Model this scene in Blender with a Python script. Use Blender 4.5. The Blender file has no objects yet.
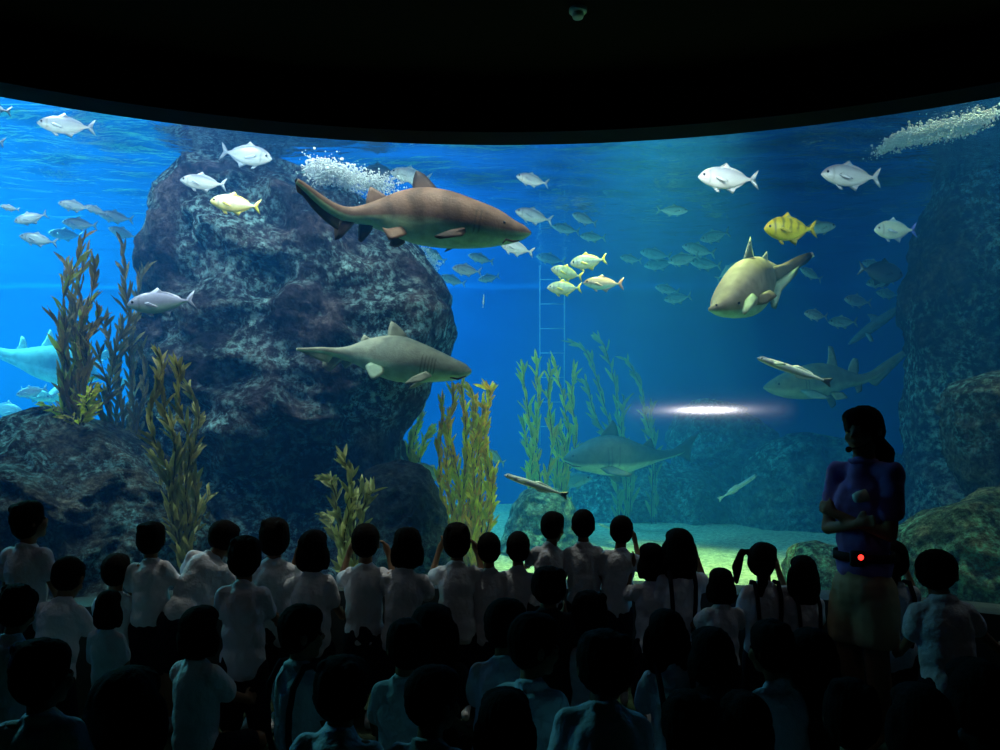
import bpy, bmesh, math, random
from mathutils import Vector, Matrix, noise, Quaternion, Euler
C = bpy.context.scene.collection
F = 780.0; CX = 500.0; HY = 430.0; CZ = 1.45
R_GLASS = 5.1; GC = -0.5            # window is an arc about (0, GC)
Z_SILL = 0.55; Z_HEAD = 3.13; Z_SURF = 3.76; Z_SAND = 0.28; Z_CEIL = 3.42
PI = math.pi
def P(px, py, Y):
    return Vector(((px-CX)/F*Y, Y, CZ-(py-HY)/F*Y))
def sm(a, b, t):
    t = max(0.0, min(1.0, (t-a)/(b-a))); return t*t*(3-2*t)
def interp(tab, t):
    if t <= tab[0][0]: return tab[0][1:]
    for i in range(len(tab)-1):
        a, b = tab[i], tab[i+1]
        if t <= b[0]:
            u = (t-a[0])/(b[0]-a[0])
            return tuple(a[k]*(1-u)+b[k]*u for k in range(1, len(a)))
    return tab[-1][1:]
def crv(tab, t):
    """smooth (Catmull-Rom) table lookup"""
    n = len(tab)
    if t <= tab[0][0]: return tab[0][1:]
    if t >= tab[-1][0]: return tab[-1][1:]
    for i in range(n-1):
        if t <= tab[i+1][0]:
            p0, p1, p2, p3 = tab[max(i-1, 0)], tab[i], tab[i+1], tab[min(i+2, n-1)]
            u = (t-p1[0])/(p2[0]-p1[0]); out = []
            for k in range(1, len(p1)):
                d = p2[0]-p1[0]
                m1 = (p2[k]-p0[k])/max(p2[0]-p0[0], 1e-6)*d; m2 = (p3[k]-p1[k])/max(p3[0]-p1[0], 1e-6)*d
                out.append((2*u**3-3*u*u+1)*p1[k]+(u**3-2*u*u+u)*m1+(-2*u**3+3*u*u)*p2[k]+(u**3-u*u)*m2)
            return tuple(out)

# ---------------------------------------------------------------- materials
def newmat(name):
    m = bpy.data.materials.new(name); m.use_nodes = True
    nt = m.node_tree; nt.nodes.clear()
    return m, nt
def N(nt, t, **kw):
    n = nt.nodes.new(t)
    for k, v in kw.items():
        if k in n.inputs: n.inputs[k].default_value = v
        else: setattr(n, k, v)
    return n
def principled(name, col, rough=0.6, spec=0.3, bump=None, var=None, attr=None):
    """col rgb; var=(colour2, scale) noise mix; bump=(scale, strength)"""
    m, nt = newmat(name); L = nt.links
    o = N(nt, 'ShaderNodeOutputMaterial'); b = N(nt, 'ShaderNodeBsdfPrincipled')
    b.inputs['Base Color'].default_value = (*col, 1); b.inputs['Roughness'].default_value = rough
    b.inputs['Specular IOR Level'].default_value = spec
    L.new(b.outputs[0], o.inputs[0])
    tc = N(nt, 'ShaderNodeTexCoord')
    if var:
        n = N(nt, 'ShaderNodeTexNoise', Scale=var[1], Detail=6.0)
        r = N(nt, 'ShaderNodeMapRange'); r.inputs[1].default_value = .38; r.inputs[2].default_value = .62
        mx = N(nt, 'ShaderNodeMix', data_type='RGBA'); mx.inputs[6].default_value = (*col, 1); mx.inputs[7].default_value = (*var[0], 1)
        L.new(tc.outputs['Object'], n.inputs['Vector']); L.new(n.outputs[0], r.inputs[0]); L.new(r.outputs[0], mx.inputs[0]); L.new(mx.outputs[2], b.inputs['Base Color'])
    if bump:
        n = N(nt, 'ShaderNodeTexNoise', Scale=bump[0], Detail=5.0)
        bp = N(nt, 'ShaderNodeBump', Strength=bump[1], Distance=0.02)
        L.new(tc.outputs['Object'], n.inputs['Vector']); L.new(n.outputs[0], bp.inputs['Height']); L.new(bp.outputs[0], b.inputs['Normal'])
    return m
def attr_mat(name, rough=0.5, spec=0.3, bump=(60, .1), mottle=None):
    """colour comes from the mesh's own 'Col' attribute (the animal's markings)"""
    m, nt = newmat(name); L = nt.links
    o = N(nt, 'ShaderNodeOutputMaterial'); b = N(nt, 'ShaderNodeBsdfPrincipled')
    a = N(nt, 'ShaderNodeVertexColor', layer_name='Col')
    b.inputs['Roughness'].default_value = rough; b.inputs['Specular IOR Level'].default_value = spec
    tc = N(nt, 'ShaderNodeTexCoord'); src = a.outputs[0]
    if mottle:
        n = N(nt, 'ShaderNodeTexNoise', Scale=mottle[0], Detail=4.0)
        r = N(nt, 'ShaderNodeMapRange'); r.inputs[1].default_value = .3; r.inputs[2].default_value = .7
        r.inputs[3].default_value = 1-mottle[1]; r.inputs[4].default_value = 1+mottle[1]
        mx = N(nt, 'ShaderNodeVectorMath', operation='SCALE')
        L.new(tc.outputs['Object'], n.inputs['Vector']); L.new(n.outputs[0], r.inputs[0])
        L.new(src, mx.inputs[0]); L.new(r.outputs[0], mx.inputs['Scale']); src = mx.outputs[0]
    L.new(src, b.inputs['Base Color'])
    n = N(nt, 'ShaderNodeTexNoise', Scale=bump[0], Detail=3.0); bp = N(nt, 'ShaderNodeBump', Strength=bump[1], Distance=0.01)
    L.new(tc.outputs['Object'], n.inputs['Vector']); L.new(n.outputs[0], bp.inputs['Height']); L.new(bp.outputs[0], b.inputs['Normal'])
    L.new(b.outputs[0], o.inputs[0])
    return m

def ramp(nt, stops):
    r = N(nt, 'ShaderNodeValToRGB'); e = r.color_ramp.elements
    while len(e) > 1: e.remove(e[0])
    e[0].position = stops[0][0]; e[0].color = (*stops[0][1], 1)
    for p, c in stops[1:]:
        k = e.new(p); k.color = (*c, 1)
    return r
def rock_mat(name, dark, mid, light, accent, scale=1.0, acc=(.47, .60)):
    m, nt = newmat(name); L = nt.links
    o = N(nt, 'ShaderNodeOutputMaterial'); b = N(nt, 'ShaderNodeBsdfPrincipled', Roughness=.85)
    b.inputs['Specular IOR Level'].default_value = .15
    tc = N(nt, 'ShaderNodeTexCoord'); OB = tc.outputs['Object']
    mp = N(nt, 'ShaderNodeMapping'); mp.inputs['Location'].default_value = (3.1, 7.7, 1.3); L.new(OB, mp.inputs[0])
    n1 = N(nt, 'ShaderNodeTexNoise', Scale=3.2*scale, Detail=9.0, Roughness=.7, Distortion=.4)
    n2 = N(nt, 'ShaderNodeTexNoise', Scale=1.1*scale, Detail=5.0, Roughness=.6)
    n3 = N(nt, 'ShaderNodeTexVoronoi', Scale=9*scale, feature='F1')
    n4 = N(nt, 'ShaderNodeTexNoise', Scale=16*scale, Detail=7.0, Roughness=.72)
    L.new(OB, n1.inputs['Vector']); L.new(mp.outputs[0], n2.inputs['Vector']); L.new(OB, n4.inputs['Vector'])
    dv = N(nt, 'ShaderNodeVectorMath', operation='MULTIPLY_ADD'); dv.inputs[1].default_value = (.25, .25, .25); L.new(n1.outputs[1], dv.inputs[0]); L.new(OB, dv.inputs[2]); L.new(dv.outputs[0], n3.inputs['Vector'])
    r1 = ramp(nt, [(.36, dark), (.49, mid), (.63, light)]); L.new(n1.outputs[0], r1.inputs[0])
    # encrusted pale patches, broken up by the fine noise
    r2 = ramp(nt, [(acc[0], (0, 0, 0)), (acc[1], (1, 1, 1))]); L.new(n2.outputs[0], r2.inputs[0])
    r4 = ramp(nt, [(.46, (.05, .05, .05)), (.58, (1, 1, 1))]); L.new(n4.outputs[0], r4.inputs[0])
    mm = N(nt, 'ShaderNodeMath', operation='MULTIPLY'); L.new(r2.outputs[0], mm.inputs[0]); L.new(r4.outputs[0], mm.inputs[1])
    mx = N(nt, 'ShaderNodeMix', data_type='RGBA'); L.new(mm.outputs[0], mx.inputs[0]); L.new(r1.outputs[0], mx.inputs[6]); mx.inputs[7].default_value = (*accent, 1)
    r3 = ramp(nt, [(.36, (.25, .25, .25)), (.5, (.9, .9, .9)), (.66, (2.0, 2.0, 2.0))]); L.new(n4.outputs[0], r3.inputs[0])
    mu = N(nt, 'ShaderNodeMix', data_type='RGBA', blend_type='MULTIPLY'); mu.inputs[0].default_value = 1
    L.new(mx.outputs[2], mu.inputs[6]); L.new(r3.outputs[0], mu.inputs[7]); L.new(mu.outputs[2], b.inputs['Base Color'])
    s1 = N(nt, 'ShaderNodeMath', operation='MULTIPLY_ADD'); s1.inputs[1].default_value = .45; L.new(n4.outputs[0], s1.inputs[0]); L.new(n1.outputs[0], s1.inputs[2])
    s2 = N(nt, 'ShaderNodeMath', operation='MULTIPLY_ADD'); s2.inputs[1].default_value = -.5; L.new(n3.outputs['Distance'], s2.inputs[0]); L.new(s1.outputs[0], s2.inputs[2])
    bp = N(nt, 'ShaderNodeBump', Strength=1.0, Distance=0.30/scale)
    L.new(s2.outputs[0], bp.inputs['Height']); L.new(bp.outputs[0], b.inputs['Normal'])
    L.new(b.outputs[0], o.inputs[0])
    return m

# ---------------------------------------------------------------- object helpers
def link(name, me, mat=None, parent=None):
    o = bpy.data.objects.new(name, me); C.objects.link(o)
    if mat is not None and len(me.materials) == 0: me.materials.append(mat)
    if parent is not None: o.parent = parent
    return o
def obj(name, bm, mat=None, parent=None, smooth=True):
    me = bpy.data.meshes.new(name); bm.to_mesh(me); bm.free()
    if smooth: me.shade_smooth()
    return link(name, me, mat, parent)
def empty(name, loc=(0, 0, 0), rz=0.0):
    o = bpy.data.objects.new(name, None); C.objects.link(o); o.location = loc; o.rotation_euler = (0, 0, rz); o.empty_display_size = .1
    return o
def tag(o, label, cat, group=None, kind=None):
    o['label'] = label; o['category'] = cat
    if group: o['group'] = group
    if kind: o['kind'] = kind
    return o
def struct(o, label=None, cat=None):
    o['kind'] = 'structure'
    if label: o['label'] = label
    if cat: o['category'] = cat
    return o
def add_box(bm, lo, hi, M=None):
    vs = []
    for x in (lo[0], hi[0]):
        for y in (lo[1], hi[1]):
            for z in (lo[2], hi[2]):
                v = Vector((x, y, z)); vs.append(bm.verts.new(M @ v if M else v))
    for f in ((0, 1, 3, 2), (4, 6, 7, 5), (0, 4, 5, 1), (2, 3, 7, 6), (0, 2, 6, 4), (1, 5, 7, 3)):
        bm.faces.new([vs[i] for i in f])
def frame_of(d):
    d = d.normalized(); u = Vector((0, 0, 1)) if abs(d.z) < .9 else Vector((0, 1, 0))
    a = d.cross(u).normalized(); return a, d.cross(a).normalized()
def add_tube(bm, pts, rads, seg=8, cap=True):
    rings = []
    n = len(pts)
    a = None
    for i, p in enumerate(pts):
        d = (pts[min(i+1, n-1)]-pts[max(i-1, 0)])
        if d.length < 1e-9: d = Vector((0, 0, 1))
        d.normalize()
        if a is None: a, b = frame_of(d)
        else:
            a = (a-d*a.dot(d)).normalized(); b = d.cross(a)
        r = rads[i] if hasattr(rads, '__len__') else rads
        rings.append([bm.verts.new(p+(a*math.cos(2*PI*k/seg)+b*math.sin(2*PI*k/seg))*r) for k in range(seg)])
    for i in range(n-1):
        for k in range(seg):
            bm.faces.new((rings[i][k], rings[i][(k+1) % seg], rings[i+1][(k+1) % seg], rings[i+1][k]))
    if cap:
        bm.faces.new(rings[0][::-1]); bm.faces.new(rings[-1])
def add_ell(bm, c, r, rot=None, seg=16, rings=10):
    g = bmesh.ops.create_uvsphere(bm, u_segments=seg, v_segments=rings, radius=1.0)
    M = Matrix.Translation(c) @ (rot.to_matrix().to_4x4() if rot is not None else Matrix()) @ Matrix.Diagonal((*r, 1))
    bmesh.ops.transform(bm, matrix=M, verts=g['verts'])
    return g['verts']
def add_cap(bm, p0, p1, r0, r1, seg=14, flat=1.0, nrm=None):
    """tapered capsule between two joints"""
    d = p1-p0; L = d.length
    if L < 1e-6: return
    d = d/L; pts = []; rad = []
    for k in range(1, 5):
        a = PI/2*k/4.5
        pts.append(p0-d*r0*math.cos(a)); rad.append(r0*math.sin(a))
    pts.append(p0.copy()); rad.append(r0)
    pts.append(p1.copy()); rad.append(r1)
    for k in range(4, 0, -1):
        a = PI/2*k/4.5
        pts.append(p1+d*r1*math.cos(a)); rad.append(r1*math.sin(a))
    add_tube(bm, pts, rad, seg)
def arc_wall(name, r0, r1, z0, z1, a0, a1, mat, n=72):
    """a solid curved slab about (0,GC)"""
    bm = bmesh.new(); cols = []
    for i in range(n+1):
        a = a0+(a1-a0)*i/n; s, c = math.sin(a), math.cos(a)
        cols.append([bm.verts.new((s*r, GC+c*r, z)) for r, z in ((r0, z0), (r1, z0), (r1, z1), (r0, z1))])
    for i in range(n):
        for k in range(4):
            bm.faces.new((cols[i][k], cols[i+1][k], cols[i+1][(k+1) % 4], cols[i][(k+1) % 4]))
    bm.faces.new(cols[0]); bm.faces.new(cols[-1][::-1])
    bmesh.ops.recalc_face_normals(bm, faces=bm.faces)
    o = obj(name, bm, mat); 
    md = o.modifiers.new('e', 'EDGE_SPLIT'); md.split_angle = math.radians(40)
    return o
# ---------------------------------------------------------------- render settings, camera
sc = bpy.context.scene
sc.view_settings.view_transform = 'Standard'; sc.view_settings.look = 'None'; sc.view_settings.gamma = 1.0
sc.view_settings.use_curve_mapping = False; sc.view_settings.exposure = 0.0
cy = sc.cycles
cy.use_denoising = True
cy.max_bounces = 10; cy.diffuse_bounces = 3; cy.glossy_bounces = 3; cy.transparent_max_bounces = 24; cy.volume_bounces = 1; cy.transmission_bounces = 4
cy.sample_clamp_indirect = 4.0; cy.caustics_reflective = False; cy.caustics_refractive = False
cam = bpy.data.cameras.new('camera'); cam.sensor_width = 36; cam.lens = F*36/1000
cam.shift_y = (HY-375)/1000.0; cam.clip_start = .05
co = bpy.data.objects.new('camera', cam); C.objects.link(co); co.location = (0, 0, CZ); co.rotation_euler = (PI/2, 0, 0); sc.camera = co
w = bpy.data.worlds.new('world'); sc.world = w; w.use_nodes = True
w.node_tree.nodes['Background'].inputs[0].default_value = (.02, .03, .05, 1); w.node_tree.nodes['Background'].inputs[1].default_value = .02

# ---------------------------------------------------------------- the dark viewing room
M_wall = principled('wall_black', (.005, .005, .006), .85, .1)
M_ceil = principled('ceiling_black', (.010, .006, .004), .9, .05)
M_floor = principled('floor_carpet', (.05, .085, .055), .95, .05, var=((.035, .06, .04), 30), bump=(180, .4))
M_ledge = principled('ledge_stone', (.05, .055, .06), .45, .4, bump=(90, .15))
M_tank = principled('tank_paint', (.004, .12, .40), .9, .05, var=((.004, .10, .34), .6))
A = math.radians(58)
def box(name, lo, hi, mat):
    bm = bmesh.new(); add_box(bm, lo, hi); bmesh.ops.recalc_face_normals(bm, faces=bm.faces); return obj(name, bm, mat, smooth=False)
struct(box('floor', (-4.6, -3.5, -.1), (4.6, 5.0, 0), M_floor))
struct(box('ceiling', (-4.6, -3.5, Z_CEIL), (4.6, GC+5.0, Z_CEIL+.12), M_ceil))
struct(box('wall_left', (-4.75, -3.5, 0), (-4.6, 3.0, Z_CEIL), M_wall))
struct(box('wall_right', (4.6, -3.5, 0), (4.75, 3.0, Z_CEIL), M_wall))
struct(box('wall_back', (-4.75, -3.65, 0), (4.75, -3.5, Z_CEIL), M_wall))
struct(arc_wall('wall_front_header', R_GLASS-.2, R_GLASS, Z_HEAD, Z_CEIL+.12, -A, A, M_wall), 'black curved wall band above the aquarium window', 'wall')
struct(arc_wall('wall_front_sill', R_GLASS-.16, R_GLASS+.12, -.1, Z_SILL, -A, A, M_ledge), 'low dark curved wall and ledge below the aquarium window', 'wall')
# acrylic pane
def glass_mat():
    m, nt = newmat('acrylic'); L = nt.links
    o = N(nt, 'ShaderNodeOutputMaterial'); t = N(nt, 'ShaderNodeBsdfTransparent'); t.inputs[0].default_value = (.985, .995, 1, 1)
    g1 = N(nt, 'ShaderNodeBsdfAnisotropic', Roughness=.045)
    g2 = N(nt, 'ShaderNodeBsdfAnisotropic', Roughness=.10)
    fr = N(nt, 'ShaderNodeFresnel', IOR=1.25)
    mg = N(nt, 'ShaderNodeMixShader'); mg.inputs[0].default_value = .035
    L.new(g1.outputs[0], mg.inputs[1]); L.new(g2.outputs[0], mg.inputs[2])
    mx = N(nt, 'ShaderNodeMixShader'); L.new(fr.outputs[0], mx.inputs[0]); L.new(t.outputs[0], mx.inputs[1]); L.new(mg.outputs[0], mx.inputs[2])
    L.new(mx.outputs[0], o.inputs[0]); return m
def arc_sheet(name, r, z0, z1, a0, a1, mat, n=96):
    bm = bmesh.new(); c = []
    for i in range(n+1):
        a = a0+(a1-a0)*i/n; c.append([bm.verts.new((math.sin(a)*r, GC+math.cos(a)*r, z)) for z in (z0, z1)])
    for i in range(n): bm.faces.new((c[i][0], c[i+1][0], c[i+1][1], c[i][1]))
    return obj(name, bm, mat)
struct(arc_sheet('window_1', R_GLASS-.005, Z_SILL, Z_HEAD, -A, A, glass_mat()), 'tall curved clear acrylic aquarium window', 'window')
# smoke detector on the ceiling
M_white = principled('white_plastic', (.55, .62, .55), .5, .3)
sd = empty('smoke_detector', (0, 0, 0)); tag(sd, 'small round white smoke detector on the black ceiling', 'smoke detector')
Yd = F*(Z_CEIL-CZ)/(HY-9); Xd = (578-CX)/F*Yd
def lathe(bm, prof, seg=24, M=None):
    rings = []
    for r, z in prof:
        rings.append([bm.verts.new((M or Matrix()) @ Vector((r*math.cos(2*PI*k/seg), r*math.sin(2*PI*k/seg), z))) for k in range(seg)])
    for i in range(len(prof)-1):
        for k in range(seg): bm.faces.new((rings[i][k], rings[i][(k+1) % seg], rings[i+1][(k+1) % seg], rings[i+1][k]))
    bm.faces.new(rings[0][::-1]); bm.faces.new(rings[-1]); bmesh.ops.recalc_face_normals(bm, faces=bm.faces)
sd.location = (Xd, Yd, Z_CEIL)
bm = bmesh.new(); lathe(bm, [(.042, 0), (.042, -.014), (.036, -.02), (.001, -.021)]); obj('base', bm, M_white, sd)
bm = bmesh.new(); lathe(bm, [(.026, -.018), (.028, -.03), (.024, -.042), (.012, -.047), (.001, -.048)]); obj('sensor_dome', bm, M_white, sd)

# ---------------------------------------------------------------- the tank
YB = 12.5
struct(box('wall_tank_back', (-9.5, YB, -.2), (9.5, YB+.2, 5.2), M_tank), 'blue painted back wall of the tank', 'wall')
struct(box('wall_tank_left', (-9.5, 1.5, -.2), (-9.3, YB, 5.2), M_tank), 'blue painted left wall of the tank', 'wall')
struct(box('wall_tank_right', (9.3, 1.5, -.2), (9.5, YB, 5.2), M_tank), 'blue painted right wall of the tank', 'wall')
# dark band along the back wall near the surface is a beam / walkway edge
0 and struct(box('trim_1', (1.5, YB-.5, Z_SURF-.1), (9.3, YB-.1, Z_SURF+.6), M_tank), 'blue concrete beam along the tank back wall', 'trim')
def sand_mat():
    m, nt = newmat('sand'); L = nt.links
    o = N(nt, 'ShaderNodeOutputMaterial'); b = N(nt, 'ShaderNodeBsdfPrincipled', Roughness=.95); b.inputs['Specular IOR Level'].default_value = .1
    tc = N(nt, 'ShaderNodeTexCoord'); n = N(nt, 'ShaderNodeTexNoise', Scale=22.0, Detail=8.0, Roughness=.7)
    r = ramp(nt, [(.34, (.24, .26, .14)), (.5, (.58, .58, .36)), (.66, (.95, .95, .62))])
    L.new(tc.outputs['Object'], n.inputs['Vector']); L.new(n.outputs[0], r.inputs[0]); L.new(r.outputs[0], b.inputs['Base Color'])
    bp = N(nt, 'ShaderNodeBump', Strength=.8, Distance=.03); L.new(n.outputs[0], bp.inputs['Height']); L.new(bp.outputs[0], b.inputs['Normal'])
    L.new(b.outputs[0], o.inputs[0]); return m
bm = bmesh.new()
nx, ny = 120, 80
gv = [[None]*(ny+1) for _ in range(nx+1)]
for i in range(nx+1):
    for j in range(ny+1):
        x = -9.28+18.56*i/nx; y = 2.0+(YB-2.02)*j/ny
        z = Z_SAND+.06*noise.noise(Vector((x*.8, y*.8, 1)))+.02*noise.noise(Vector((x*3, y*3, 5)))
        gv[i][j] = bm.verts.new((x, y, z))
for i in range(nx):
    for j in range(ny): 
        cxy = gv[i][j].co
        if math.hypot(cxy.x, cxy.y-GC) > R_GLASS+.14: bm.faces.new((gv[i][j], gv[i+1][j], gv[i+1][j+1], gv[i][j+1]))
loose = [v for v in bm.verts if not v.link_faces]
for v in loose: bm.verts.remove(v)
tag(obj('sandy_tank_bottom', bm, sand_mat()), 'pale sand covering the aquarium bottom', 'sand', kind='stuff')
# water body (homogeneous, faintly scattering) filling the tank behind the pane
SIG_S = (.003, .029, .086); SIG_A = (.19, .050, .012)
def water_mat():
    m, nt = newmat('water'); L = nt.links
    o = N(nt, 'ShaderNodeOutputMaterial'); t = N(nt, 'ShaderNodeBsdfTransparent'); L.new(t.outputs[0], o.inputs[0])
    s = N(nt, 'ShaderNodeVolumeScatter'); a = N(nt, 'ShaderNodeVolumeAbsorption'); ad = N(nt, 'ShaderNodeAddShader')
    ds = max(SIG_S); s.inputs['Density'].default_value = ds; s.inputs[0].default_value = (*[c/ds for c in SIG_S], 1); s.inputs['Anisotropy'].default_value = .0
    da = max(SIG_A)*1.001; a.inputs['Density'].default_value = da; a.inputs[0].default_value = (*[1-c/da for c in SIG_A], 1)
    L.new(s.outputs[0], ad.inputs[0]); L.new(a.outputs[0], ad.inputs[1]); L.new(ad.outputs[0], o.inputs['Volume']); return m
bm = bmesh.new()
pts = []
AW = math.radians(57)
for i in range(61):
    a = AW-2*AW*i/60; pts.append((math.sin(a)*(R_GLASS+.02), GC+math.cos(a)*(R_GLASS+.02)))
xe, ye = pts[-1]
pts += [(-9.28, ye), (-9.28, YB-.01), (9.28, YB-.01), (9.28, ye)]
lo = [bm.verts.new((x, y, .05)) for x, y in pts]; hi = [bm.verts.new((x, y, Z_SURF+.05)) for x, y in pts]
n = len(pts)
for i in range(n): bm.faces.new((lo[i], lo[(i+1) % n], hi[(i+1) % n], hi[i]))
bm.faces.new(lo[::-1]); bm.faces.new(hi); bmesh.ops.recalc_face_normals(bm, faces=bm.faces)
tag(obj('tank_water', bm, water_mat(), smooth=False), 'clear blue water filling the whole aquarium tank', 'water', kind='stuff')
# rippled water surface
def surf_mat():
    m, nt = newmat('water_surface'); L = nt.links
    o = N(nt, 'ShaderNodeOutputMaterial'); t = N(nt, 'ShaderNodeBsdfTransparent'); g = N(nt, 'ShaderNodeBsdfAnisotropic', Roughness=.06); g.inputs[0].default_value = (.9, .95, 1, 1)
    tc = N(nt, 'ShaderNodeTexCoord'); mp = N(nt, 'ShaderNodeMapping'); mp.inputs['Scale'].default_value = (1.0, 1.6, 1)
    n = N(nt, 'ShaderNodeTexNoise', Scale=3.0, Detail=4.0, Distortion=.6)
    bp = N(nt, 'ShaderNodeBump', Strength=.45, Distance=.09)
    L.new(tc.outputs['Object'], mp.inputs[0]); L.new(mp.outputs[0], n.inputs['Vector']); L.new(n.outputs[0], bp.inputs['Height']); L.new(bp.outputs[0], g.inputs['Normal'])
    # caustic-like web painted into the surface tint, patterning the light coming down
    v = N(nt, 'ShaderNodeTexVoronoi', Scale=2.6, feature='DISTANCE_TO_EDGE'); nn = N(nt, 'ShaderNodeTexNoise', Scale=2.0, Detail=2.0)
    vm = N(nt, 'ShaderNodeVectorMath', operation='MULTIPLY_ADD'); vm.inputs[1].default_value = (.35, .35, 0)
    L.new(nn.outputs[1], vm.inputs[0]); L.new(tc.outputs['Object'], vm.inputs[2]); L.new(tc.outputs['Object'], nn.inputs['Vector']); L.new(vm.outputs[0], v.inputs['Vector'])
    r = ramp(nt, [(.0, (1, 1, 1)), (.10, (.75, .75, .75)), (.3, (.38, .38, .38))]); L.new(v.outputs['Distance'], r.inputs[0]); L.new(r.outputs[0], t.inputs[0])
    lw = N(nt, 'ShaderNodeLayerWeight', Blend=.35); r2 = ramp(nt, [(.35, (.04, .04, .04)), (.6, (.92, .92, .92))])
    L.new(lw.outputs['Facing'], r2.inputs[0])
    mx = N(nt, 'ShaderNodeMixShader'); L.new(r2.outputs[0], mx.inputs[0]); L.new(t.outputs[0], mx.inputs[1]); L.new(g.outputs[0], mx.inputs[2])
    L.new(mx.outputs[0], o.inputs[0]); return m
bm = bmesh.new(); nx, ny = 200, 130
gv = []
for i in range(nx+1):
    col = []
    for j in range(ny+1):
        x = -9.25+18.5*i/nx; y = 2.2+(YB-.1-2.2)*j/ny
        z = Z_SURF+.035*noise.noise(Vector((x*.9, y*1.5, 3)))+.02*noise.noise(Vector((x*2.3, y*3.8, 8)))
        col.append(bm.verts.new((x, y, z)))
    gv.append(col)
for i in range(nx):
    for j in range(ny):
        c = gv[i][j].co
        if math.hypot(c.x, c.y-GC) > R_GLASS+.06: bm.faces.new((gv[i][j], gv[i+1][j], gv[i+1][j+1], gv[i][j+1]))
for v in [v for v in bm.verts if not v.link_faces]: bm.verts.remove(v)
so = obj('water_surface', bm, surf_mat()); tag(so, 'rippled top surface of the aquarium water seen from below', 'water', kind='stuff')

# ---------------------------------------------------------------- lights
def light(name, kind, loc, energy, col=(1, 1, 1), size=1.0, target=None, sy=None, **kw):
    l = bpy.data.lights.new(name, kind); l.energy = energy; l.color = col
    if kind == 'AREA':
        l.size = size
        if sy: l.shape = 'RECTANGLE'; l.size_y = sy
    elif kind == 'SUN': l.angle = size
    else: l.shadow_soft_size = size
    for k, v in kw.items(): setattr(l, k, v)
    o = bpy.data.objects.new(name, l); C.objects.link(o); o.location = loc
    if target is not None:
        d = Vector(target)-Vector(loc); o.rotation_euler = d.to_track_quat('-Z', 'Y').to_euler()
    return o
CYW = (.72, .95, 1.0)
# floodlights hanging over the open tank
light('flood_left', 'AREA', (-6.8, 8.2, 5.0), 1300, (.25, .86, .95), 2.5, (-6.8, 9.8, 0))
light('flood_centre', 'AREA', (-1.6, 9.6, 5.0), 470, (.18, .62, 1.0), 2.0, (-1.4, 10.5, 0))
light('flood_right', 'AREA', (5.5, 9.5, 5.0), 22, (.2, .55, 1.0), 2.0, (5.5, 10.5, 0))
light('spot_sharks', 'SPOT', (-.9, 5.2, 5.6), 420, (1.0, .95, .82), .05, (-.9, 5.4, 2.4), spot_size=math.radians(60), spot_blend=.6)
light('spot_sand', 'SPOT', (1.4, 6.2, 5.6), 3500, (.95, 1.0, .34), .08, (1.1, 6.2, 0.3), spot_size=math.radians(46), spot_blend=.95)
light('spot_rock', 'SPOT', (-3.4, 4.6, 5.6), 900, (.85, .95, 1.0), .10, (-2.6, 6.0, 1.2), spot_size=math.radians(80), spot_blend=.8)
light('spot_right', 'SPOT', (3.6, 5.0, 5.6), 700, (.95, 1.0, .6), .10, (3.4, 5.2, .8), spot_size=math.radians(50), spot_blend=.8)
# strip lights tucked behind the header, shining into the tank
light('strip_centre', 'AREA', (-.2, 4.78, 3.42), 42, (1.0, .98, .88), 3.6, (-.2, 7.3, 1.9), sy=.12)
light('strip_left', 'AREA', (-2.9, 3.95, 3.42), 42, (.9, 1.0, .95), 1.8, (-3.9, 6.4, 2.0), sy=.12)
light('strip_right', 'AREA', (2.75, 4.0, 3.42), 32, (.9, 1.0, .95), 1.8, (3.6, 6.4, 2.0), sy=.12)
# added unseen ceiling spots standing in for flash on the front row, and a visitor's camera flash at the back of the room
for k, tx in enumerate((-2.25, -1.35, -.45, .45, 1.35, 2.2)):
    ty = GC+math.sqrt(4.6**2-tx*tx)
    light('front_row_fill', 'SPOT', (tx*.8, .8, 3.36), 2.6 if k < 5 else 1.2, (1.0, .86, .97), .06, (tx, ty, .50), spot_size=math.radians(17), spot_blend=.75)
light('camera_flash', 'SPOT', (-.348, -2.762, 1.746), 42, (1.0, .93, .99), .013, (1.183, 4.459, 1.564), spot_size=math.radians(8), spot_blend=.5)

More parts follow.
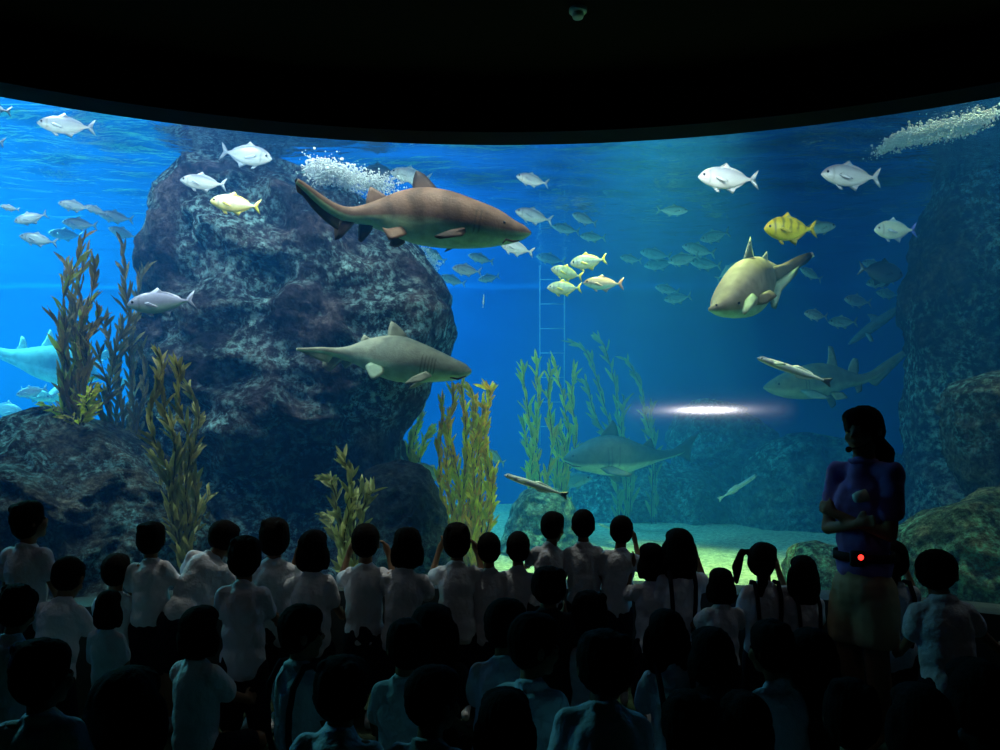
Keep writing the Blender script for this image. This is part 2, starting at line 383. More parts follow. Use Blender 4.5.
# ---------------------------------------------------------------- rocks
def rock(name, prof, Y, depth, mat, label, seed=1, amp=.18, freq=1.1, nring=70, nseg=110, ex=2.4, fine=.05, loc=None, cat='rock', ybias=None):
    """prof: (y_px, xleft_px, xright_px) outline rows at distance Y; depth: half thickness (or fn of row t)"""
    bm = bmesh.new(); prof = sorted(prof); t0, t1 = prof[0][0], prof[-1][0]
    rings = []; off = Vector((seed*13.7, seed*5.1, seed*9.3))
    for i in range(nring+1):
        t = t0+(t1-t0)*i/nring; xl, xr = interp(prof, t)
        a = P(xl, t, Y); b = P(xr, t, Y); c = (a+b)/2; hw = max((b-a).length/2*(.945 if depth > .4 else 1), .01)
        u = i/nring
        hd = depth*math.sqrt(max(.0, 1-(1-min(1, u*2.2))**2))*.9+.1*depth*u if depth > 0 else hw
        hd = max(hd, .03)
        if i == 0: hw *= .6; hd *= .6
        ring = []
        for k in range(nseg):
            th = 2*PI*k/nseg; ct, st = math.cos(th), math.sin(th)
            sx = abs(ct)**(2/ex)*(1 if ct > 0 else -1); syy = abs(st)**(2/ex)*(1 if st > 0 else -1)
            p = Vector((c.x+sx*hw, Y+syy*hd+(ybias(u) if ybias else 0), c.z))
            q = p*freq+off
            nv = noise.multi_fractal(q, 1.0, 2.1, 5)-.9
            r2 = noise.ridged_multi_fractal(q*2.3, .9, 2.2, 4, 1.0, 2.0)-1.0
            n3 = noise.noise(q*9)
            dr = Vector((sx*.8, syy, 0)); 
            if dr.length > 0: dr.normalize()
            # keep the outline, work the faces
            am = amp*(.15+.85*abs(st)); nv -= .12; r2 *= 1.5
            p += dr*(nv*am+r2*am*.35+n3*fine*.5)+Vector((0, 0, 1))*noise.noise(q*1.7+Vector((9, 2, 4)))*amp*.5
            ring.append(bm.verts.new(p))
        rings.append(ring)
    for i in range(nring):
        for k in range(nseg):
            bm.faces.new((rings[i][k], rings[i+1][k], rings[i+1][(k+1) % nseg], rings[i][(k+1) % nseg]))
    top = bm.verts.new(sum((v.co for v in rings[0]), Vector())/nseg+Vector((0, 0, .02)))
    for k in range(nseg): bm.faces.new((rings[0][k], rings[0][(k+1) % nseg], top))
    bm.faces.new(rings[-1][::-1])
    bmesh.ops.recalc_face_normals(bm, faces=bm.faces)
    o = obj(name, bm, mat); tag(o, label, cat); return o
MR_big = rock_mat('rock_reef', (.012, .012, .02), (.06, .044, .058), (.16, .12, .13), (.26, .42, .44), 1.0, (.43, .56))
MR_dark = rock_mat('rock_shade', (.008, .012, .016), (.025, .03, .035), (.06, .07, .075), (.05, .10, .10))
MR_left = rock_mat('rock_mound', (.014, .016, .016), (.08, .068, .055), (.20, .17, .13), (.16, .32, .33), 1.25)
MR_green = rock_mat('rock_algae', (.03, .05, .03), (.12, .17, .09), (.34, .32, .18), (.16, .40, .26), 1.3, (.42, .55))
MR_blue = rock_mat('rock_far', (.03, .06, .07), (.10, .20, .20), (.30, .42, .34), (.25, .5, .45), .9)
def ypx(z, Y): return HY-F*(z-CZ)/Y
rock('boulder', [(158, 185, 262), (172, 162, 330), (190, 152, 362), (215, 146, 398), (260, 141, 436), (290, 142, 455), (325, 143, 459), (360, 140, 448), (400, 140, 428), (432, 135, 408), (455, 130, 412), (490, 125, 425), (530, 118, 440), (640, 100, 452)], 6.6, .9, MR_big,
     'towering dark reef rock pillar behind the two left sharks', 3, amp=.30, freq=.9, nring=130, nseg=170, fine=.07)
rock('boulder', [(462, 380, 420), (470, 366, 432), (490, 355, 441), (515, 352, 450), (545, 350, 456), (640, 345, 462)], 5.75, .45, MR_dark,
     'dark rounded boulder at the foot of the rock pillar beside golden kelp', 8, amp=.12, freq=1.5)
rock('boulder', [(417, 18, 75), (425, -30, 98), (440, -90, 128), (452, -130, 150), (480, -160, 190), (540, -180, 240), (640, -200, 280)], 5.3, .75, MR_left,
     'broad brown rock mound at far left under the tall kelp', 12, amp=.22, freq=1.4, nring=80, nseg=150, fine=.07)
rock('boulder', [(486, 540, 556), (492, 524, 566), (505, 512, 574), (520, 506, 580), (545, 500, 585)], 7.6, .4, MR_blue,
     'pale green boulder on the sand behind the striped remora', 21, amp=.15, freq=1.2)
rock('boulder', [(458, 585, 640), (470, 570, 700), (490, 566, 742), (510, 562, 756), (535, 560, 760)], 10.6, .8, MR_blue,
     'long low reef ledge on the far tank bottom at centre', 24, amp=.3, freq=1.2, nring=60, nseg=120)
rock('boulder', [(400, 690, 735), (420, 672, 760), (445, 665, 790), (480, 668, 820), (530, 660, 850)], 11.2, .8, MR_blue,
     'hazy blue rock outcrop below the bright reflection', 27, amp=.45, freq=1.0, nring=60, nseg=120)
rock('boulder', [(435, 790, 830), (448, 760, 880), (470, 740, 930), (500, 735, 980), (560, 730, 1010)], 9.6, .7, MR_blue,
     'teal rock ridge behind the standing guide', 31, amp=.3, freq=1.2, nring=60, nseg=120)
rock('boulder', [(90, 985, 1100), (120, 962, 1150), (180, 940, 1180), (250, 915, 1200), (300, 905, 1200), (380, 905, 1200), (460, 900, 1200), (620, 890, 1200)], 7.2, .7, MR_big,
     'tall shadowy rock wall at the far right of the tank', 35, amp=.3, freq=.9, nring=100, nseg=120)
rock('boulder', [(366, 992, 1030), (378, 962, 1060), (392, 950, 1080), (420, 946, 1100), (450, 950, 1110), (480, 962, 1120), (500, 975, 1120)], 5.8, .45, MR_left,
     'dark mottled boulder jutting in at the right edge of the window', 38, amp=.14, freq=1.8, nring=60, nseg=110)
rock('boulder', [(490, 985, 1090), (502, 950, 1150), (515, 915, 1200), (530, 893, 1230), (560, 888, 1250), (660, 880, 1270)], 5.1, .5, MR_green,
     'brown topped green rock slab behind the man at right', 41, amp=.14, freq=1.8, nring=70, nseg=130)
rock('boulder', [(543, 800, 832), (550, 793, 845), (565, 789, 850), (620, 785, 858)], 5.6, .3, MR_green,
     'small mossy boulder on the sand beside the guide', 44, amp=.07, freq=2.2, nring=40, nseg=80, fine=.03)
# ---------------------------------------------------------------- sharks
BROWN = (.135, .085, .058); BELLY = (.30, .46, .28)
def shade_mesh(me, cols):
    a = me.color_attributes.new('Col', 'FLOAT_COLOR', 'POINT')
    for i, c in enumerate(cols): a.data[i].color = (*c, 1)
def mixc(a, b, t): return tuple(a[i]*(1-t)+b[i]*t for i in range(3))
def loft(bm, st, nr=64, seg=32, ex=2.15):
    """st: (pos Vector, top, bottom, halfwidth); returns list of (vert, s, v)"""
    d = [0.0]
    for i in range(1, len(st)): d.append(d[-1]+(st[i][0]-st[i-1][0]).length)
    tab = [(d[i]/d[-1], *st[i][0], st[i][1], st[i][2], st[i][3]) for i in range(len(st))]
    rings = []; info = []
    for i in range(nr+1):
        u = i/nr; s = u
        r = crv(tab, s); r0 = crv(tab, max(0, s-.01)); r1 = crv(tab, min(1, s+.01))
        p = Vector(r[:3]); t = (Vector(r1[:3])-Vector(r0[:3])).normalized()
        up = Vector((0, 0, 1)); up = (up-t*up.dot(t)).normalized(); side = t.cross(up)
        ring = []
        for k in range(seg):
            a = 2*PI*k/seg; ca, sa = math.cos(a), math.sin(a)
            x = abs(ca)**(2/ex)*(1 if ca > 0 else -1)*max(r[5], .001); z = abs(sa)**(2/ex)*(1 if sa > 0 else -1)
            z *= max(r[3], .001) if z > 0 else max(r[4], .001)
            v = bm.verts.new(p+side*x+up*z); ring.append(v); info.append((s, sa, ca))
        rings.append(ring)
    for i in range(nr):
        for k in range(seg): bm.faces.new((rings[i][k], rings[i][(k+1) % seg], rings[i+1][(k+1) % seg], rings[i+1][k]))
    bm.faces.new(rings[0][::-1]); bm.faces.new(rings[-1])
    return info
def fin(bm, pts, th, tags, tag_v):
    """lens-thick fin from a closed 3-D outline"""
    n = len(pts); c = sum(pts, Vector())/n; th *= .6
    rt = (pts[0]+pts[-1])/2; far = max((p-rt).length for p in pts)+1e-6
    W = lambda p: (tag_v[0], tag_v[1], sm(.25, .8, (p-rt).length/far)) if tag_v[0] == 'fin' else tag_v
    nr = Vector()
    for i in range(n): nr += (pts[i]-c).cross(pts[(i+1) % n]-c)
    nr.normalize()
    # resample edges for a smoother outline
    o = []
    for i in range(n):
        for k in range(3):
            u = k/3; p0, p1, p2, p3 = pts[i-1], pts[i], pts[(i+1) % n], pts[(i+2) % n]
            o.append(p1*(1-u)+p2*u + ((p1-p0)-(p3-p2))*.10*u*(1-u))
    m = len(o)
    rim = [bm.verts.new(p) for p in o]; tags.extend([W(p) for p in o])
    a = [bm.verts.new(c+(p-c)*.55+nr*th) for p in o]; tags.extend([W(c+(p-c)*.55) for p in o])
    b = [bm.verts.new(c+(p-c)*.55-nr*th) for p in o]; tags.extend([W(c+(p-c)*.55) for p in o])
    ca = bm.verts.new(c+nr*th*1.15); cb = bm.verts.new(c-nr*th*1.15); tags.extend([W(c)]*2)
    for i in range(m):
        j = (i+1) % m
        bm.faces.new((rim[i], rim[j], a[j], a[i])); bm.faces.new((rim[j], rim[i], b[i], b[j]))
        bm.faces.new((a[i], a[j], ca)); bm.faces.new((b[j], b[i], cb))
M_shark = attr_mat('shark_skin', .62, .22, (60, .25), (16, .22))
M_eye = principled('eye_dark', (.01, .01, .012), .15, .6)
M_gill = principled('gill_dark', (.05, .035, .028), .8, .1)
def shark(label, st_px, fins, eye, back=BROWN, belly=BELLY, tip=(.012, .010, .010), split=-.35, gills=None, caustic_bars=0, group=None, mouth=None, blotch=0):
    """st_px: (x, ytop, ybot, Y, halfwidth_px); fins: (pts[(x,y,Y)], thickness, dark)"""
    st = []
    for x, yt, yb, Y, hw in st_px:
        k = Y/F; st.append((P(x, (yt+yb)/2, Y), (yb-yt)/2*k, (yb-yt)/2*k, hw*k))
    o0 = st[len(st)//2][0].copy()
    root = empty('shark', o0); tag(root, label, 'shark', group)
    st = [(p-o0, a, b, c) for p, a, b, c in st]
    bm = bmesh.new(); info = loft(bm, st, nr=170, seg=40); tags = []
    for pts, th, dk in fins:
        fin(bm, [P(*q)-o0 for q in pts], th, tags, ('fin', dk))
    bmesh.ops.recalc_face_normals(bm, faces=bm.faces)
    bm.verts.ensure_lookup_table(); co_ = [v.co.copy() for v in bm.verts]
    body = obj('body', bm, M_shark, root)
    cols = []
    for i, (s, sa, ca) in enumerate(info):
        t = sm(split-.12, split+.12, sa+.08*noise.noise(co_[i]*6))
        c = mixc(belly, back, t)
        if blotch: c = mixc(c, tuple(v*.55 for v in back), t*blotch*sm(.1, .35, noise.noise(co_[i]*14)))
        if caustic_bars: c = mixc(c, tuple(v*.45 for v in back), .75*t*sm(.0, .7, math.sin(s*46+1.2*noise.noise(co_[i]*5)*2))*sm(.12, .25, s)*sm(.72, .6, s) if False else .7*t*sm(.0, .8, math.sin(s*46+2.4*noise.noise(co_[i]*5)))*sm(.12, .22, s)*(1-sm(.55, .7, s)))  # bars mix the shark's own banding with caustic light painted into the colour
        if gills and gills[0] < s < gills[1] and -.55 < sa < .35 and math.sin((s-gills[0])/(gills[1]-gills[0])*PI*10) > .8: c = mixc(c, (.05, .04, .03), .6)
        cols.append(c)
    for j, (_, dk, wt) in enumerate(tags):
        cols.append(mixc(back, tip, dk*(.62+.38*wt)) if dk >= 0 else mixc(belly, back, .4))
    shade_mesh(body.data, cols)
    for ex, ey, eY, er in eye:
        bm = bmesh.new(); add_ell(bm, P(ex, ey, eY)-o0, (er, er*.6, er)); obj('eye', bm, M_eye, root)
    if mouth:
        bm = bmesh.new(); mp = [P(*q)-o0 for q in mouth]; add_tube(bm, mp, [.004]+[.008]*(len(mp)-2)+[.004]); obj('mouth', bm, M_gill, root)
    return root
Y = 5.1
shark('large brown shark with dark fin tips swimming right near the surface, above the pale shark',
  [(531, 232, 234.5, Y, 2), (524, 226, 239, Y, 9), (512, 220, 243, Y, 15), (495, 210, 246.5, Y, 21), (470, 200, 248, Y, 26), (445, 191.5, 247.5, Y+.02, 28), (420, 188.5, 244, Y+.04, 26), (400, 192, 238, Y+.05, 21), (382, 199, 231, Y+.04, 15), (364, 205, 225, Y+.0, 10), (348, 207, 222, Y-.05, 7.5), (334, 203, 216, Y-.12, 5.5), (318, 193, 203.5, Y-.2, 4), (306, 184, 192, Y-.26, 3), (297, 178, 184, Y-.3, 1.5)],
  [([(413, 192, Y+.04), (413, 180, Y+.04), (416, 170.5, Y+.04), (424, 174, Y+.04), (437, 188, Y+.03), (432, 196, Y+.03)], .010, 1.0),
   ([(366, 206, Y+.02), (367, 195, Y+.02), (370, 186.5, Y+.02), (377, 190, Y+.02), (388, 197, Y+.03), (384, 206, Y+.03)], .01, .25),
   ([(384, 229, Y-.08), (382, 227, Y-.16), (389, 240, Y-.2), (396, 239, Y-.19), (407, 234, Y-.12), (402, 226, Y-.06)], .008, .0),
   ([(392, 234, Y+.1), (390, 246, Y+.15), (398, 247, Y+.15), (405, 243, Y+.12), (404, 234, Y+.08)], .007, .8),
   ([(368, 218, Y), (359, 223, Y), (358, 240, Y), (362, 242, Y), (371, 232, Y), (374, 222, Y)], .008, .85),
   ([(352, 214, Y-.05), (342, 218, Y-.06), (334, 228, Y-.07), (335, 240, Y-.08), (341, 238, Y-.07), (349, 230, Y-.05), (356, 221, Y-.04)], .009, .9),
   ([(340, 212, Y-.1), (326, 205, Y-.16), (308, 191, Y-.25), (297, 178, Y-.3), (295, 181, Y-.3), (297, 192, Y-.28), (303, 196, Y-.25), (312, 208, Y-.2), (326, 222, Y-.12), (338, 230, Y-.08)], .007, .7),
   ([(466, 232, Y-.14), (462, 236, Y-.2), (440, 239, Y-.3), (434, 236, Y-.3), (449, 230, Y-.2), (470, 226, Y-.13)], .008, 1.0),
   ([(470, 238, Y+.12), (450, 250, Y+.3), (444, 252, Y+.32), (452, 243, Y+.2), (466, 234, Y+.12)], .01, .5)],
  [(504, 222.5, Y-.115, .011)], gills=(.17, .25), split=-.30, mouth=[(519, 240.5, Y-.03), (513, 241.5, Y-.08), (506, 239.5, Y-.12), (502.5, 243.5, Y-.12)], blotch=.35, caustic_bars=1)
Y = 5.3
shark('pale grey green shark gliding right in front of the middle of the rock pillar',
  [(471.5, 370, 373, Y, 2), (465, 364, 378, Y, 8), (452, 358, 381, Y, 15), (435, 350, 382.5, Y, 19), (415, 341.5, 383, Y, 22), (398, 336, 381.5, Y+.02, 22), (380, 336, 376, Y+.03, 18), (365, 340, 369, Y+.03, 13), (350, 345.5, 362, Y+.02, 8), (337, 347.5, 358, Y-.02, 5), (322, 347, 354, Y-.1, 3.5), (308, 347.5, 352, Y-.2, 2.5), (297, 348, 351, Y-.26, 1.5)],
  [([(388, 340, Y+.03), (388, 330, Y+.03), (391, 321, Y+.03), (398, 325, Y+.03), (409, 338, Y+.03), (403, 344, Y+.03)], .012, .1),
   ([(360, 346, Y+.02), (361, 339, Y+.02), (364, 334.5, Y+.02), (370, 338, Y+.02), (377, 342, Y+.02), (372, 348, Y+.02)], .009, .0),
   ([(372, 362, Y-.06), (365, 366, Y-.16), (371, 379, Y-.22), (375, 379.5, Y-.22), (384, 373, Y-.16), (384, 366, Y-.08)], .008, -1),
   ([(348, 356, Y+.02), (340, 360, Y+.02), (345, 369, Y+.02), (349, 366, Y+.02), (354, 361, Y+.02)], .006, .3),
   ([(340, 353, Y-.02), (325, 356, Y-.05), (322, 366, Y-.05), (330, 372, Y-.04), (338, 364, Y-.02), (346, 357, Y)], .007, .4),
   ([(335, 351, Y-.03), (315, 349, Y-.15), (297, 349.5, Y-.26), (312, 357, Y-.18), (328, 363, Y-.08)], .005, .3),
   ([(432, 376, Y-.12), (420, 382, Y-.25), (404, 384, Y-.3), (412, 377, Y-.24), (426, 371, Y-.14)], .01, .2),
   ([(432, 378, Y+.12), (415, 388, Y+.28), (408, 389, Y+.3), (420, 378, Y+.18)], .009, .3)],
  [(449, 366.5, Y-.1, .009)], back=(.36, .36, .27), belly=(.36, .52, .38), gills=(.19, .28), split=-.25, mouth=[(466, 376, Y-.04), (458, 379, Y-.08), (450, 377.5, Y-.1)])
Y = 5.6
shark('pale shark turning towards the viewer with its dark tipped tail swept up right',
  [(708.5, 308, 311, Y-.32, 2), (715, 302.5, 314.5, Y-.32, 9), (723, 292, 318, Y-.29, 15), (733, 277, 319.5, Y-.22, 18), (744, 262, 318, Y-.1, 18), (755, 257, 312, Y+.06, 14), (764, 258, 302, Y+.22, 10), (771, 262, 291, Y+.34, 7), (778, 265, 283, Y+.44, 5), (788, 263, 275, Y+.5, 3.5), (800, 257, 265, Y+.52, 2.5), (813, 251.5, 257, Y+.52, 1.5)],
  [([(741, 268, Y-.10), (746, 250, Y-.08), (750.5, 236, Y-.04), (752, 248, Y+.0), (755, 264, Y+.04)], .012, -1),
   ([(760, 260, Y+.1), (763, 256, Y+.1), (767, 251, Y+.12), (768, 263, Y+.16), (766, 271, Y+.18)], .01, -1),
   ([(770, 268, Y+.2), (782, 264, Y+.3), (798, 256, Y+.4), (810, 252, Y+.44), (812, 257, Y+.44), (806, 264, Y+.42), (790, 273, Y+.34), (775, 283, Y+.25)], .007, .75),
   ([(776, 282, Y+.25), (787, 274, Y+.3), (799, 266, Y+.35), (797, 274, Y+.33), (787, 285, Y+.28), (778, 296, Y+.2), (776, 309, Y+.15), (771, 307, Y+.15), (770, 293, Y+.2)], .007, -1),
   ([(745, 300, Y-.42), (752, 293, Y-.42), (758, 298, Y-.45), (752, 307, Y-.52), (745, 315, Y-.56), (742, 312, Y-.54)], .010, -1),
   ([(756, 296, Y-.2), (770, 290, Y-.25), (777, 296, Y-.28), (766, 304, Y-.24), (757, 305, Y-.2)], .009, .6)],
  [(716.5, 305, Y-.40, .008), (739, 303, Y-.37, .009)], back=(.34, .30, .23), belly=(.34, .56, .44), split=-.55, mouth=None)
Y = 7.9
shark('dim shark swimming left behind the upper remora, tail fin raised to the right',
  [(764, 386, 389, Y, 2), (772, 380, 394, Y, 8), (785, 373, 398, Y, 13), (800, 367, 399.5, Y, 16), (818, 363, 398, Y, 17), (835, 366, 393, Y, 13), (848, 371, 388, Y, 9), (860, 374, 385, Y, 6), (872, 371, 380, Y, 4.5), (886, 362, 371, Y, 3.5), (898, 354, 361, Y, 2.5), (909, 347, 352, Y, 1.5)],
  [([(826, 368, Y), (828, 358, Y), (828, 346, Y), (833, 347, Y), (836, 358, Y), (838, 370, Y)], .012, -1),
   ([(847, 374, Y), (849, 365, Y), (853, 358, Y), (858, 359, Y), (859, 368, Y), (857, 377, Y)], .01, -1),
   ([(866, 378, Y), (878, 366, Y), (898, 353, Y), (910, 346, Y), (906, 356, Y), (892, 370, Y), (880, 383, Y), (876, 386, Y), (871, 384, Y)], .008, -1),
   ([(800, 390, Y-.18), (815, 390, Y-.2), (830, 397, Y-.4), (826, 399, Y-.4), (810, 398, Y-.28)], .01, -1),
   ([(830, 392, Y-.1), (843, 392, Y-.14), (848, 398, Y-.2), (836, 400, Y-.18)], .008, -1),
   ([(825, 395, Y+.1), (834, 395, Y+.15), (836, 405, Y+.2), (831, 408, Y+.2)], .008, .2),
   ([(854, 383, Y), (862, 382, Y), (862, 391, Y), (857, 393, Y)], .007, .3)],
  [(779, 384, Y-.1, .01)], back=(.21, .23, .16), belly=(.32, .38, .28), gills=(.2, .28), split=-.3)
Y = 8.0
shark('broad dark backed shark with a pale belly cruising left low over the far rocks',
  [(563.5, 458, 460.5, Y, 2), (570, 451.5, 466, Y, 9), (580, 446, 471, Y, 15), (594, 438.5, 474, Y, 20), (608, 435, 475.5, Y+.02, 22), (622, 437, 474, Y+.05, 20), (636, 443, 469, Y+.12, 15), (650, 448, 464, Y+.3, 10), (662, 450, 460, Y+.5, 7), (676, 448, 456, Y+.75, 4.5), (690, 443, 449, Y+1.0, 2.5)],
  [([(600, 437, Y), (606, 428, Y), (612, 420, Y+.02), (616, 424, Y+.02), (619, 438, Y+.04)], .014, .3),
   ([(641, 447, Y+.2), (647, 441, Y+.22), (651, 438, Y+.25), (655, 450, Y+.3)], .01, .2),
   ([(668, 453, Y+.6), (682, 443, Y+.8), (697, 431, Y+1.0), (699, 433, Y+1.0), (692, 446, Y+.95), (690, 462, Y+.9), (684, 458, Y+.85)], .01, .3),
   ([(600, 468, Y-.2), (612, 466, Y-.2), (632, 474, Y-.5), (628, 477, Y-.5), (608, 474, Y-.35)], .014, .2),
   ([(602, 470, Y+.2), (616, 468, Y+.2), (622, 482, Y+.5), (617, 484, Y+.5)], .012, .2)],
  [(573, 456, Y-.14, .012)], back=(.10, .13, .13), belly=(.42, .60, .44), gills=(.2, .3), split=-.42, mouth=[(565, 462, Y-.05), (573, 466, Y-.14), (581, 467, Y-.19)])
Y = 8.2
shark('washed out pale shark heading right behind the kelp at the left edge',
  [(98, 377, 380, Y, 2), (90, 366, 384, Y, 9), (75, 352, 386, Y, 14), (58, 346, 384, Y, 17), (40, 346, 378, Y, 16), (25, 348, 370, Y, 12), (10, 349, 363, Y, 8), (-5, 346, 356, Y, 5), (-20, 338, 346, Y, 3), (-35, 328, 333, Y, 2)],
  [([(40, 348, Y), (45, 340, Y), (50, 329, Y), (53, 334, Y), (55, 349, Y)], .014, -1),
   ([(15, 351, Y), (19, 345, Y), (21, 336, Y), (25, 338, Y), (28, 350, Y)], .01, -1),
   ([(-2, 352, Y), (-18, 340, Y), (-34, 326, Y), (-30, 342, Y), (-18, 362, Y), (-8, 356, Y)], .01, -1),
   ([(70, 382, Y-.2), (60, 382, Y-.2), (44, 397, Y-.4), (50, 398, Y-.4), (64, 390, Y-.25)], .012, -1)],
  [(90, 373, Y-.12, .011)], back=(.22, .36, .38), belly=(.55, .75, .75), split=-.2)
Y = 8.6
shark('faint slender shark slanting up to the right in dim water at right',
  [(849, 343, 345, Y, 2), (854, 338, 343, Y, 4), (862, 330, 338, Y, 5), (872, 322, 332, Y, 6), (882, 315, 325, Y, 5.5), (892, 309, 317, Y, 4), (900, 305, 310, Y, 3), (908, 300, 304, Y, 1.5)],
  [([(872, 324, Y), (870, 318, Y), (867, 314, Y), (872, 314, Y), (880, 317, Y)], .01, -1),
   ([(898, 309, Y), (904, 302, Y), (912, 294, Y), (914, 297, Y), (908, 306, Y), (909, 313, Y), (903, 310, Y)], .008, -1),
   ([(865, 333, Y-.1), (870, 333, Y-.1), (874, 341, Y-.2), (870, 342, Y-.2)], .008, -1)],
  [(856, 339, Y-.04, .008)], back=(.2, .27, .26), belly=(.3, .4, .4))

# ---------------------------------------------------------------- fish
M_fish = attr_mat('fish_scales', .32, .6, (120, .08), (14, .06))
def fish_mesh(name, back, side, belly, fincol, tailcol, deep=.17, thick=.07, bars=None, slim=False, tailspread=.16, tips=None, spots=False, headcol=None):
    """local: nose at +x .5, tail tips at -x .5, up z"""
    d = deep
    if slim:
        st = [(.5, .004, .004, .01), (.47, .022, .02, .03), (.42, .035, .03, .042), (.32, .045, .042, .045), (.15, .05, .05, .04), (0, .046, .046, .033), (-.15, .036, .036, .024), (-.28, .022, .022, .014), (-.36, .014, .014, .008), (-.39, .012, .012, .006)]
    else:
        st = [(.5, .01, .01, .008), (.48, .035*d/.17, .03*d/.17, .022), (.43, .085*d/.17, .07*d/.17, .045), (.35, .13*d/.17, .115*d/.17, thick*.9), (.22, d, d*.92, thick), (.08, d*.97, d*.98, thick*.95), (-.06, d*.80, d*.84, thick*.78), (-.2, d*.50, d*.54, thick*.5), (-.3, d*.22, d*.24, thick*.28), (-.36, d*.13, d*.13, thick*.15), (-.385, d*.13, d*.13, thick*.1)]
    S = [(Vector((x, 0, 0)), a, b, c) for x, a, b, c in st]
    bm = bmesh.new(); info = loft(bm, S, nr=30, seg=20, ex=2.0); tags = []
    V = lambda x, z, y=0: Vector((x, y, z))
    if slim:
        fin(bm, [V(.05, .04), (V(-.02, .075)), V(-.2, .05), V(-.25, .022)], .004, tags, fincol)
        fin(bm, [V(.02, -.04), (V(-.06, -.075)), V(-.2, -.05), V(-.25, -.022)], .004, tags, fincol)
        fin(bm, [V(-.35, .012), V(-.42, .035), V(-.5, .062), V(-.475, 0), V(-.5, -.062), V(-.42, -.035), V(-.35, -.012)], .005, tags, tailcol)
        for s in (1, -1):
            fin(bm, [V(.3, -.005, s*.04), V(.27, .01, s*.06), V(.2, .02, s*.13), V(.18, 0, s*.12), V(.24, -.02, s*.05)], .004, tags, fincol)
        # the sucker disc on top of the head
        add_ell(bm, Vector((.41, 0, .03)), (.065, .03, .014), seg=14, rings=8)
        while len(tags)+len(info) < len(bm.verts): tags.append(fincol)
    else:
        T = tailspread
        fin(bm, [V(-.355, d*.12), V(-.42, T*.62), V(-.5, T), V(-.462, T*.42), V(-.425, 0), V(-.462, -T*.42), V(-.5, -T), V(-.42, -T*.62), V(-.355, -d*.12)], .007, tags, tailcol)
        fin(bm, [V(.17, d*.9), V(.10, d*1.18), V(.035, d*1.42), V(.03, d*1.12), V(-.1, d*.92), V(-.24, d*.52), V(-.29, d*.2), V(-.1, d*.55)], .005, tags, fincol)
        fin(bm, [V(.06, -d*.9), V(-.02, -d*1.2), V(-.08, -d*1.4), V(-.08, -d*1.05), V(-.17, -d*.75), V(-.26, -d*.45), V(-.29, -d*.2), V(-.12, -d*.5)], .005, tags, fincol)
        fin(bm, [V(.26, -d*.85), V(.2, -d*1.25), V(.14, -d*1.3), V(.17, -d*.9)], .005, tags, fincol)
        for s in (1, -1):
            fin(bm, [V(.25, -.01, s*thick*.95), V(.2, .01, s*(thick+.02)), V(.06, -.07, s*(thick+.05)), V(.07, -.09, s*(thick+.05)), V(.2, -.05, s*(thick+.015))], .004, tags, fincol)
    bmesh.ops.recalc_face_normals(bm, faces=bm.faces)
    bm.verts.ensure_lookup_table(); cs = [v.co.copy() for v in bm.verts]
    me = bpy.data.meshes.new(name); bm.to_mesh(me); bm.free(); me.shade_smooth(); me.materials.append(M_fish)
    cols = []
    for i, (s, sa, ca) in enumerate(info):
        c = mixc(side, back, sm(.25, .85, sa)); c = mixc(c, belly, sm(.1, -.7, sa) if False else (1-sm(-.7, .05, sa)))
        x = cs[i].x
        if bars: c = mixc(c, bars, .75*(math.sin((x+.03*sa)*42) > .55)*(sm(-.5, .1, sa))*(x < .34)*(x > -.33))
        if headcol and x > .33: c = mixc(c, headcol, .6*sm(.33, .42, x))
        if .305 < x < .325 and -.7 < sa < .6: c = mixc(c, (.1, .12, .14), .4)
        if spots: c = mixc(c, (.07, .09, .1), .6*(noise.noise(cs[i]*26) > .28))
        cols.append(c)
    for t in tags: cols.append(t)
    shade_mesh(me, cols[:len(me.vertices)])
    r = .013 if slim else .021; ex_, ez = (.45, .005) if slim else (.415, .03*d/.17)
    w = (.03 if slim else thick*.68); em = []
    for s in (1, -1):
        bm = bmesh.new(); add_ell(bm, Vector((ex_, s*w, ez)), (r, r*.5, r), seg=10, rings=8)
        m_ = bpy.data.meshes.new(name+'_eye'); bm.to_mesh(m_); bm.free(); m_.shade_smooth(); m_.materials.append(M_eye); em.append(m_)
    return me, em
SIL = (.60, .66, .74)
